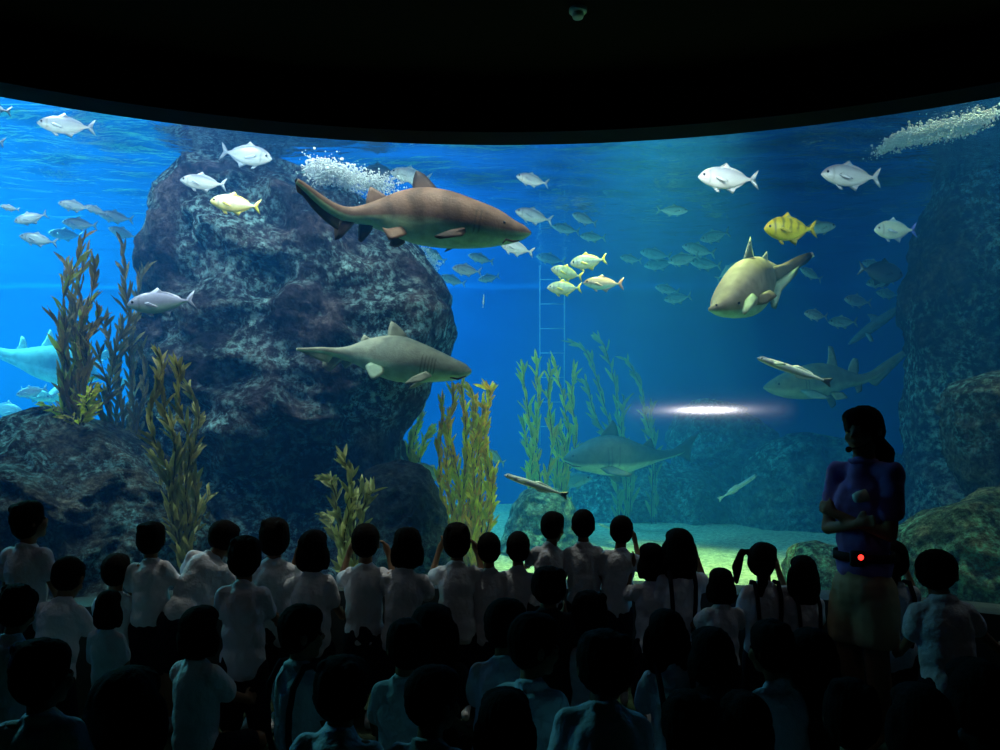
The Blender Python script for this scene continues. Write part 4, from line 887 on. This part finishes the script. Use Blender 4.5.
PROTO = {}
def proto(pose, arms, lean, hy, hp, adult=False, girl=False):
    """build (once) the body, shirt and lower clothing meshes of one pose; local +y faces the tank, floor z=0, metres for a six year old"""
    key = (pose, arms, lean, hy, hp, adult, girl)
    if key in PROTO: return PROTO[key]
    V = Vector; ld, sd_ = math.radians(lean[0]), math.radians(lean[1])   # forward, sideways lean
    leg = .52
    hz = {'stand': .545, 'kneel': .335, 'sit': .085, 'squat': .17}[pose]
    hip = V((0, 0, hz)); up = V((math.sin(sd_), math.sin(ld), math.cos(ld)*math.cos(sd_))).normalized()
    right = V((1, 0, 0)); right = (right-up*right.dot(up)).normalized(); fwd = up.cross(right)
    T = lambda x, y, z: hip+right*x+fwd*y+up*z
    bm = bmesh.new()
    # torso
    add_ell = globals()['add_ell']; add_ell(bm, T(0, 0, .02), (.088, .068, .08)); add_ell(bm, T(0, .005, .13), (.076, .060, .12)); add_ell(bm, T(0, 0, .22), (.086, .060, .10))
    add_cap(bm, T(-.085, 0, .297), T(.085, 0, .297), .028, .028); add_cap(bm, T(0, 0, .30), T(0, .008, .37), .042, .038)
    # head
    hc = T(0, .02, .446); hr = Matrix.Rotation(math.radians(hy), 3, 'Z') @ Matrix.Rotation(math.radians(hp), 3, 'X')
    HS = .9; H = lambda x, y, z: hc+hr @ V((x*HS*1.1, y*HS*1.04, z*HS))
    q = hr.to_quaternion(); add_ell_ = globals()['add_ell']; add_ell = lambda b_, c_, r_, q_=None: add_ell_(b_, c_, tuple(v*HS for v in r_) if q_ is not None else r_, q_)
    add_ell(bm, H(0, -.008, .018), (.074, .084, .078), q); add_ell(bm, H(0, .03, -.035), (.053, .052, .062), q); add_ell(bm, H(0, .052, -.078), (.026, .022, .022), q)
    add_ell(bm, H(0, .086, -.025), (.011, .016, .014), q); add_ell(bm, H(0, .072, -.008), (.008, .014, .026), q)
    for s in (1, -1):
        add_ell(bm, H(s*.03, .062, -.035), (.022, .02, .022), q); add_ell(bm, H(s*.073, -.008, -.012), (.012, .018, .026), q)
    add_cap(bm, H(0, -.01, -.05), T(0, .008, .33), .037, .040)
    # arms
    AR = {'down': [((-.15, .01, .19), (-.155, .06, .07), (.0, .5, -.8)), ((.15, .01, .19), (.155, .06, .07), (0, .5, -.8))],
          'lap': [((-.145, .03, .18), (-.06, .12, .08), (.6, .7, -.2)), ((.145, .03, .18), (.06, .12, .08), (-.6, .7, -.2))],
          'fwd': [((-.165, .09, .22), (-.15, .20, .20), (.2, 1, .1)), ((.165, .09, .22), (.15, .20, .20), (-.2, 1, .1))],
          'up': [((-.185, .07, .26), (-.115, .12, .38), (.5, .2, 1)), ((.185, .07, .26), (.115, .12, .38), (-.5, .2, 1))],
          'upl': [((-.185, .07, .27), (-.115, .11, .40), (.4, .1, 1)), ((.15, .02, .19), (.14, .12, .12), (0, 1, -.1))],
          'upr': [((-.15, .02, .19), (-.14, .12, .12), (0, 1, -.1)), ((.185, .07, .27), (.115, .11, .40), (-.4, .1, 1))],
          'outr': [((-.15, .02, .19), (-.14, .12, .12), (0, 1, -.1)), ((.19, .05, .20), (.26, .12, .12), (.6, .7, -.2))],
          'knee': [((-.15, .08, .20), (-.12, .19, .16), (.3, 1, -.3)), ((.15, .08, .20), (.12, .19, .16), (-.3, 1, -.3))],
          'cross': [((-.15, .05, .18), (.0, .12, .165), (1, .2, .15)), ((.15, .05, .18), (.0, .14, .145), (-1, .2, .1))]}[arms]
    elbows = []
    for s, (e, w, dd) in zip((-1, 1), AR):
        sh = T(s*.094, 0, .288); E = T(e[0]*(.84 if abs(e[0]) > .1 else 1), e[1], e[2]); W = T(*w); D = (right*dd[0]+fwd*dd[1]+up*dd[2])
        add_cap(bm, sh, E, .027, .023); add_cap(bm, E, W, .023, .0165); hand(bm, W, D, (fwd*.3+up if abs(dd[2]) < .7 else fwd)-right*s*.2, .55); elbows.append((sh, E))
    # legs
    knees = []
    for s in (-1, 1):
        a = hip+V((s*.055, 0, -.01))
        if pose == 'stand': k = V((s*.06, .01, .30)); f = V((s*.062, -.01, .045)); t = f+V((s*.012, .085, -.022))
        elif pose == 'kneel': k = V((s*.075, .055, .05)); f = V((s*.06, -.20, .035)); t = V((s*.065, -.28, .025))
        elif pose == 'sit': k = V((s*.20, .18, .09)); f = V((s*-.03, .24, .04)); t = V((s*-.10, .25, .03))
        else: k = V((s*.12, .17, .26)); f = V((s*.08, .10, .04)); t = V((s*.09, .18, .022))
        add_cap(bm, a, k, .062, .040); add_cap(bm, k, f, .041, .024); add_cap(bm, f, t, .025, .020); add_cap(bm, f-(t-f)*.25, t, .022, .018)
        knees.append((a, k, f, t))
    body = remesh(bm, .0085, 2, .45, 'person_body'); body.materials.append(M_skin)
    # shirt
    bm = bmesh.new(); bag = 1.16
    lo = -.04 if pose != 'stand' else -.015
    add_ell(bm, T(0, -.002, .225), (.112, .086, .115)); add_ell(bm, T(0, .0, .13), (.110, .088, .14)); add_ell(bm, T(0, -.002, .035), (.116, .094, .10))
    add_cap(bm, T(-.08, 0, .288), T(.08, 0, .288), .044, .044); add_cap(bm, T(0, 0, .30), T(0, .006, .328), .060, .047)
    if pose in ('kneel', 'sit'): add_ell(bm, T(0, -.002, .0), (.112, .094, .055))
    for sh, E in elbows:
        add_cap(bm, sh, sh.lerp(E, .72), .043, .043)
    # turned down collar
    for k in range(14):
        a = 2*PI*k/14; b = 2*PI*(k+1)/14
        add_cap(bm, T(math.sin(a)*.050, math.cos(a)*.045+.004, .334-.012*math.cos(a)), T(math.sin(b)*.050, math.cos(b)*.045+.004, .334-.012*math.cos(b)), .010, .010, 8)
    shirt = remesh(bm, .0085, 2, .5, 'shirt', .013, hash(key) % 97 if False else len(PROTO)*7+3)
    # lower clothing
    bm = bmesh.new()
    if girl or pose == 'kneel':
        add_ell(bm, T(0, 0, .03), (.112, .092, .075))
    add_ell(bm, T(0, 0, .0), (.112, .09, .075))
    for a, k, f, t in knees:
        if girl and pose == 'stand': add_cap(bm, a, a.lerp(k, .85)+V((0, 0, 0)), .075, .085)
        else: add_cap(bm, a, a.lerp(k, .8), .074, .060)
    if girl: add_cap(bm, hip+V((0, 0, 0)), (knees[0][1]+knees[1][1])/2*.8+hip*.2, .09, .08)
    lower = remesh(bm, .010, 2, .5, 'lower', .006, len(PROTO)); 
    straps = []
    if girl:
        for s in (-1, 1):
            bm = bmesh.new(); pts = [T(s*.052, -.080, .07), T(s*.058, -.098, .14), T(s*.064, -.099, .22), T(s*.068, -.082, .295), T(s*.068, -.03, .35), T(s*.066, .03, .345), T(s*.062, .085, .27), T(s*.056, .09, .12)]
            add_tube(bm, [p for p in pts], .013, 8); straps.append(remesh(bm, .005, 1, .4, 'strap'))
            straps[-1].materials.append(M_navy)
    socks = []
    for a, k, f, t in knees:
        bm = bmesh.new(); add_cap(bm, f, f.lerp(k, .14), .029, .031); add_cap(bm, f-(t-f)*.25, t, .027, .023); add_cap(bm, f, t, .029, .023)
        socks.append(remesh(bm, .008, 1, .5, 'sock'))
    eyes = [H(s*.027, .070, -.008) for s in (1, -1)]
    PROTO[key] = dict(body=body, shirt=shirt, lower=lower, straps=straps, socks=socks, head=(hc, hr), eyes=eyes, crown=(hc.z+.10*HS))
    return PROTO[key]
SHIRTMATS = {}
def mesh_with(me, mat):
    k = (me.name, mat.name)
    if k not in SHIRTMATS:
        m = me if len(me.materials) == 0 else me.copy()
        m.materials.clear(); m.materials.append(mat); SHIRTMATS[k] = m
    return SHIRTMATS[k]
EYEM = None
def person(cx, top, Y, pose, arms, hair, label, face=0, lean=(0, 0), hy=0, hp=0, girl=False, shirt=None, lower=None, sx=1.0, seed=0, group=None, zc=None, sc=None, cat='person'):
    """cx, top: crown in the photo; Y: distance"""
    global EYEM
    pr = proto(pose, arms, lean, hy, hp, girl=girl)
    if Y > 3.4 and abs(cx-936) > 5:
        kx = (cx-CX)/F; Ym = (GC+math.sqrt(GC*GC-(1+kx*kx)*(GC*GC-4.94**2)))/(1+kx*kx)
        Y = min(Y, Ym-.26)
    sx *= .82; crown = P(cx, top, Y); s = sc or (zc or crown.z)/pr['crown']
    root = empty('person'); tag(root, label, cat, group)
    rz = math.radians(face)
    hx = Matrix.Rotation(rz, 3, 'Z') @ Vector((pr['head'][0].x, pr['head'][0].y, 0))*s
    root.location = (crown.x-hx.x, Y-hx.y, 0); root.rotation_euler = (0, 0, rz); root.scale = (s*sx, s*sx, s)
    link('body', pr['body'], None, root)
    link('shirt', mesh_with(pr['shirt'], shirt or M_shirt), None, root)
    link('skirt' if girl else 'shorts', mesh_with(pr['lower'], lower or M_navy), None, root)
    for q in pr['straps']: link('strap', q, None, root)
    for q in pr['socks']: link('sock', mesh_with(q, M_sock), None, root)
    h = link('hair', hair_mesh(hair, seed), None, root); hc, hr = pr['head']; h.matrix_local = Matrix.Translation(hc) @ hr.to_4x4() @ Matrix.Diagonal((1.0, .97, .90, 1))
    if EYEM is None:
        bm = bmesh.new(); add_ell(bm, Vector(), (.009, .006, .006), seg=10, rings=8); EYEM = bpy.data.meshes.new('eye'); bm.to_mesh(EYEM); bm.free(); EYEM.materials.append(M_eye)
    for e in pr['eyes']:
        o = link('eye', EYEM, None, root); o.location = e
    return root
K = person
# --- the row kneeling and standing at the glass, left to right
K(30, 500, 3.62, 'stand', 'down', 'short', 'boy in white shirt standing at far left, looking up to the right', hy=-35, hp=12, face=-6)
K(73, 556, 3.55, 'kneel', 'fwd', 'crop', 'hunched boy in white shirt just right of the far left standing boy', lean=(14, 4), hp=-18)
K(117, 553, 3.80, 'kneel', 'fwd', 'crop', 'small child with oval dark head between the hunched boy and the pale blue shirt', shirt=None, hp=4)
K(152, 521, 3.78, 'stand', 'outr', 'short', 'boy in pale blue lit shirt resting his right arm out on the ledge', lean=(4, -2), hp=4, sx=1.05)
K(229, 520, 3.92, 'stand', 'fwd', 'crop', 'child leaning far over to the right with a rumpled white shirt back', lean=(26, 20), hp=-14, hy=-15, sx=1.1)
K(246, 535, 3.58, 'kneel', 'knee', 'short', 'boy kneeling in front of the leaning child, white shirt hem loose', hp=2, lean=(3, 0), seed=1, sx=1.0)
K(275, 517, 4.0, 'kneel', 'fwd', 'short', 'boy with upright head left of the bob haired child with raised hand', hy=6, hp=6, seed=2)
K(313, 530, 3.92, 'kneel', 'upl', 'bob', 'child with round fluffy hair raising a left hand beside the face', hp=2, seed=1)
K(366, 523, 4.05, 'kneel', 'up', 'crop', 'child in front of the bushy kelp with both hands at the face', hp=2)
K(409, 527, 4.0, 'kneel', 'fwd', 'bob', 'child with tilted round hair and long white shirt, left of the one shading eyes', lean=(2, 5), hy=10)
K(457, 522, 4.15, 'kneel', 'up', 'short', 'child with both elbows out shading the eyes below the golden kelp', hp=6, seed=1, sx=1.0)
K(489, 532, 4.2, 'kneel', 'fwd', 'crop', 'boy with narrow head just left of the identical small eared boy', sx=.92)
K(518, 531, 4.2, 'kneel', 'fwd', 'crop', 'small boy with protruding ears left of the standing trio', sx=.92, hy=2)
K(555, 511, 4.25, 'stand', 'fwd', 'crop', 'left boy of the standing trio, face turned to the right', lean=(6, 8), hy=-35, sx=1.0)
K(583, 509, 4.15, 'stand', 'down', 'crop', 'middle boy of the standing trio with crisp white shirt and ears out', lean=(3, 0), hy=-3, sx=1.0, seed=2)
K(623, 515, 4.15, 'stand', 'upr', 'crop', 'right boy of the standing trio, leaning right with hand up', lean=(5, 7), hy=-12, sx=1.0, hp=6)
K(652, 543, 4.0, 'kneel', 'upl', 'bob', 'bob haired child holding something up at left of the girl with crossed straps', seed=2, hy=4)
K(679, 528, 3.95, 'kneel', 'upr', 'long', 'girl with long thick hair and dark pinafore straps, right elbow raised', girl=True, hp=4)
K(721, 568, 3.75, 'kneel', 'fwd', 'bob', 'short child in a creased white shirt left of the girl with pigtails', seed=1, hy=-6)
K(763, 542, 3.85, 'kneel', 'upr', 'pigtails', 'girl with pigtails and pinafore straps looking to the right', girl=True, hy=-40)
K(803, 555, 3.8, 'kneel', 'lap', 'long', 'dark haired girl in a pinafore just left of the guide', girl=True, sx=.95)
K(892, 540, 3.95, 'kneel', 'upr', 'pony', 'child mostly hidden behind the guide with an arm reaching out right', girl=True, hy=-20, seed=1)
K(548, 566, 3.45, 'kneel', 'lap', 'short', 'child with wild dark tufted hair in front of the standing trio', shirt=M_darkcloth, seed=4, hy=10, sx=1.2)
# --- the rows sitting on the carpet behind them
K(22, 584, 3.0, 'kneel', 'lap', 'short', 'child in a bright collared shirt sitting at the left edge, head down', lean=(8, 4), hp=-18, seed=1)
K(109, 590, 3.35, 'kneel', 'lap', 'bob', 'child with square dark hair and small teal shirt in the left second row', sx=.85, seed=1)
K(200, 606, 3.3, 'sit', 'knee', 'bob', 'child sitting alone before the gap of bare floor with one knee out', sx=1.0, face=-20, seed=2)
K(303, 604, 3.1, 'sit', 'lap', 'crop', 'child sitting turned right beside the gap of bare floor, dark strap across', face=-35, hy=-30, girl=True)
K(405, 618, 3.05, 'sit', 'outr', 'short', 'child with a pale sleeve out sitting under the tilted round haired child', hy=30, seed=3)
K(432, 604, 3.3, 'sit', 'lap', 'long', 'long haired child all in dark sitting left of the blue shirted pair', shirt=M_darkcloth, seed=1, sx=1.2)
K(508, 597, 3.2, 'sit', 'knee', 'crop', 'child in a blue lit shirt hugging the knees, left of the profile boy', hy=-25, face=-15, lean=(12, 0))
K(537, 611, 2.85, 'sit', 'knee', 'crop', 'boy in profile facing right with a warm lit cheek, shirt open at collar', face=-25, hy=-45, lean=(10, 0))
K(588, 590, 3.45, 'sit', 'upl', 'short', 'child with bare pale forearm raised, below the middle standing boy', seed=1, shirt=M_shirt, hy=20)
K(603, 628, 2.65, 'sit', 'lap', 'short', 'near child with a broad pale blue shirt back in the bottom row at centre', seed=2, hy=20, lean=(14, 3), sx=1.12)
K(664, 608, 3.25, 'sit', 'knee', 'long', 'girl with dark straps over a small bright shirt sitting at right of centre', girl=True, lean=(12, -4), seed=1)
K(712, 628, 3.0, 'sit', 'lap', 'bob', 'dark clad child sitting beneath the creased white shirt', shirt=M_darkcloth, seed=2, sx=1.1)
K(766, 618, 3.0, 'sit', 'knee', 'short', 'child with a pale sleeve sitting in front of the pigtailed girl', face=25, hy=10, lean=(10, 0), seed=3)
K(812, 628, 3.0, 'sit', 'lap', 'long', 'dark clad girl sitting in front of the guide\'s knees at left', shirt=M_darkcloth, seed=1, sx=1.1)
# --- the nearest row at the bottom of the picture
K(44, 638, 2.1, 'kneel', 'lap', 'short', 'large near person with short hair in the bottom left corner, head turned right', hy=-35, seed=3, sx=1.05)
K(126, 668, 2.25, 'sit', 'lap', 'long', 'near child with long dark hair at lower left', shirt=M_darkcloth, seed=1, sx=1.15)
K(345, 654, 2.5, 'sit', 'lap', 'short', 'near child with a wide dull teal shirt left of the bottom centre', hy=-15, lean=(10, 3), seed=1, sx=1.1)
K(436, 664, 2.45, 'sit', 'lap', 'crop', 'near child with pale shirt shoulder at the bottom, right of the teal shirt', hy=-30, face=-20, lean=(10, 0), sx=1.05)
K(505, 690, 2.3, 'sit', 'lap', 'bob', 'dark clad near child at the bottom beneath the profile boy', shirt=M_darkcloth, seed=2, sx=1.1)
K(688, 690, 2.35, 'sit', 'lap', 'short', 'dark clad near child at the bottom right of centre', shirt=M_darkcloth, seed=1, sx=1.15)
K(745, 692, 2.3, 'sit', 'knee', 'bob', 'near bob haired child whose pale sleeve shows at the bottom edge', seed=2, hy=15, sx=.95)
K(848, 676, 2.3, 'sit', 'lap', 'short', 'near child with blue lit shoulders at the bottom below the guide', seed=2, hy=-10, lean=(8, 0))
K(920, 684, 2.4, 'sit', 'lap', 'long', 'dark clad near girl at the bottom right', shirt=M_darkcloth, seed=2, sx=1.15)
K(978, 660, 2.5, 'sit', 'lap', 'bob', 'dark clad near child in the bottom right corner', shirt=M_darkcloth, seed=1, sx=1.2)
# --- the big man at right
man = K(936, 549, 3.35, 'kneel', 'outr', 'crop', 'man with short hair in a large dim white shirt kneeling at the right edge', hy=-25, lean=(6, -3), seed=1, sx=1.16, face=-8)

# ---------------------------------------------------------------- the guide
def guide():
    px, Yg = 866, 3.58; V = Vector
    root = empty('person'); tag(root, 'woman guide in a purple polo and khaki shorts standing with folded arms, wearing a headset', 'person')
    crown = P(px-5, 406, Yg); Hh = crown.z
    root.location = (crown.x+.012, Yg, 0); fz = math.radians(50); root.rotation_euler = (0, 0, 0)
    R3 = Matrix.Rotation(math.radians(122), 3, 'Z')       # torso turned to face left and a little towards us
    def T(x, y, z): return R3 @ V((x*.84, y*.86, 0))+V((0, 0, z))
    # vertical px -> z
    z = lambda y: CZ-(y-HY)/F*Yg
    bm = bmesh.new()
    hipz, waist, chest, shz = z(590), z(560), z(505), z(468)
    q = R3.to_quaternion()
    tilt = V((.035, 0, 0))
    add_ell(bm, T(0, 0, hipz-.02), (.125, .092, .11), q); add_ell(bm, T(0, 0, waist), (.095, .075, .13), q); add_ell(bm, T(0, .01, chest), (.105, .080, .14), q)
    sh = [T(-.165, -.01, shz-.015), T(.165, -.01, shz-.015)]
    add_cap(bm, sh[0]*.85+V((0, 0, (shz-.015)*.15)), sh[1]*.85+V((0, 0, (shz-.015)*.15)), .034, .034)
    neck0 = V((.0, 0, shz)); hc = V((-.005, 0, Hh-.105))
    add_cap(bm, neck0, hc+V((.01, 0, -.06)), .052, .045)
    hr = Matrix.Rotation(math.radians(128), 3, 'Z') @ Matrix.Rotation(math.radians(-3), 3, 'X'); qh = hr.to_quaternion()
    k = 1.05; Hd = lambda x, y, zz: hc+hr @ V((x*k, y*k, zz*k))
    E = lambda c, r: add_ell(bm, Hd(*c), tuple(v*k for v in r), qh)
    E((0, -.008, .018), (.068, .084, .076)); E((0, .028, -.035), (.052, .052, .066)); E((0, .052, -.085), (.024, .022, .022)); E((0, .088, -.026), (.010, .016, .012)); E((0, .076, -.008), (.007, .012, .026)); E((0, .076, -.056), (.02, .012, .008))
    for s in (1, -1): E((s*.03, .06, -.035), (.02, .02, .022)); E((s*.07, -.006, -.012), (.011, .017, .026))
    # folded arms (facing left: near arm lies in front)
    el = [T(-.185, .05, z(531)), T(.185, .05, z(531))]
    wr = [T(.07, .15, z(513)), T(-.07, .165, z(521))]
    for i in (0, 1):
        add_cap(bm, sh[i], el[i], .034, .030); add_cap(bm, el[i], wr[i], .030, .021)
    hand(bm, wr[0], R3 @ V((.9, .0, .35)), V((0, 0, 1)), .5, 1.2); hand(bm, wr[1], R3 @ V((-.9, -.1, .25)), V((0, 0, 1)), .5, 1.2)
    for s in (-1, 1):
        a = T(s*.085, 0, hipz-.06); kn = T(s*.08, .01, .44); an = T(s*.075, -.03, .07); to = T(s*.09, .12, .03)
        add_cap(bm, a, kn, .082, .052); add_cap(bm, kn, T(s*.08, -.02, .30), .055, .052); add_cap(bm, T(s*.08, -.02, .30), an, .052, .034); add_cap(bm, an, to, .036, .028)
    me = remesh(bm, .0095, 2, .45, 'guide_body'); me.materials.append(M_skin); link('body', me, None, root)
    # polo
    bm = bmesh.new()
    add_ell(bm, T(0, 0, waist-.02), (.125, .105, .11), q); add_ell(bm, T(0, .0, waist+.10), (.118, .10, .15), q); add_ell(bm, T(0, .015, chest), (.13, .105, .145), q)
    add_cap(bm, sh[0]*.85+V((0, 0, (shz-.015)*.15)), sh[1]*.85+V((0, 0, (shz-.015)*.15)), .046, .046)
    for i in (0, 1): add_cap(bm, sh[i], sh[i].lerp(el[i], .62), .047, .052)
    add_cap(bm, V((0, 0, shz-.03)), V((0, 0, shz+.03)), .075, .052)
    me = remesh(bm, .0095, 2, .5, 'polo', .012, 5); me.materials.append(M_polo); sh_o = link('polo_shirt', me, None, root)
    bm = bmesh.new()
    for kk in range(16):
        a = 2*PI*kk/16; b = 2*PI*(kk+1)/16
        add_cap(bm, V((math.sin(a)*.055, math.cos(a)*.052, shz+.032)), V((math.sin(b)*.055, math.cos(b)*.052, shz+.032)), .013, .013, 8)
    me = remesh(bm, .006, 1, .5, 'collar'); me.materials.append(M_polo); link('collar', me, None, sh_o)
    # shorts
    bm = bmesh.new(); add_ell(bm, T(0, 0, hipz), (.15, .118, .13), q); add_cap(bm, T(0, 0, z(600)), T(0, 0, z(560)), .105, .10)
    for s in (-1, 1): add_cap(bm, T(s*.07, 0, hipz-.05), T(s*.08, .0, z(634)), .10, .10)
    me = remesh(bm, .0105, 2, .5, 'shorts', .008, 9)
    for v in me.vertices: v.co.z = max(v.co.z, z(642))
    me.materials.append(M_khaki); link('shorts', me, None, root)
    # belt with a transmitter whose red light glows
    bm = bmesh.new(); n = 40; pr = [(-.02, 0), (.02, 0), (.02, .008), (-.02, .008)]
    rings = []
    for i in range(n):
        a = 2*PI*i/n; rings.append([bm.verts.new(R3 @ V((math.cos(a)*(.128+d), math.sin(a)*(.108+d), 0))+V((0, 0, z(555)+h))) for h, d in pr])
    for i in range(n):
        for j in range(4): bm.faces.new((rings[i][j], rings[(i+1) % n][j], rings[(i+1) % n][(j+1) % 4], rings[i][(j+1) % 4]))
    bmesh.ops.recalc_face_normals(bm, faces=bm.faces); obj('belt', bm, M_darkcloth, root)
    tp = V((-.075, -.105, z(555))); bm = bmesh.new(); add_box(bm, tp+V((-.03, -.012, -.035)), tp+V((.03, .02, .035))); bmesh.ops.bevel(bm, geom=bm.edges[:], offset=.005, segments=2, affect='EDGES')
    tr = obj('transmitter', bm, M_darkcloth, root)
    m, nt = newmat('led_red'); o_ = N(nt, 'ShaderNodeOutputMaterial'); e_ = N(nt, 'ShaderNodeEmission', Strength=3.0); e_.inputs[0].default_value = (1, .03, .02, 1); nt.links.new(e_.outputs[0], o_.inputs[0])
    bm = bmesh.new(); add_ell(bm, tp+V((.008, -.013, .008)), (.013, .005, .013)); obj('red_light', bm, m, tr)
    h = link('hair', hair_mesh('lowpony', 1), None, root); h.matrix_local = Matrix.Translation(hc) @ hr.to_4x4() @ Matrix.Diagonal((k, k, k, 1))
    for s in (1, -1):
        bm = bmesh.new(); add_ell(bm, Hd(s*.027, .069, -.008), (.010, .008, .007), qh); obj('eye', bm, M_eye, root)
    # headset microphone
    bm = bmesh.new(); add_tube(bm, [Hd(-.075, -.01, .0), Hd(-.082, .03, -.03), Hd(-.05, .10, -.07), Hd(-.02, .135, -.078)], .004, 8)
    hs = obj('headset_boom', bm, M_darkcloth, root)
    bm = bmesh.new(); add_ell(bm, Hd(-.012, .145, -.080), (.014, .014, .014)); obj('microphone', bm, M_darkcloth, hs)
    # white cup held above the folded arms
    return root, T, z, wr
gr, GT, gz, gw = guide()
bm = bmesh.new(); lathe(bm, [(.020, 0), (.026, .02), (.028, .055), (.025, .055), (.022, .01)], 20, Matrix.Rotation(math.radians(75), 4, 'Y'))
cupo = obj('paper_cup', bm, M_white); cupo.location = gr.location+GT(-.06, .17, gz(496)); tag(cupo, 'small white cup lying across the guide\'s folded arms', 'cup')
bpy.data.scenes.remove(TMP)
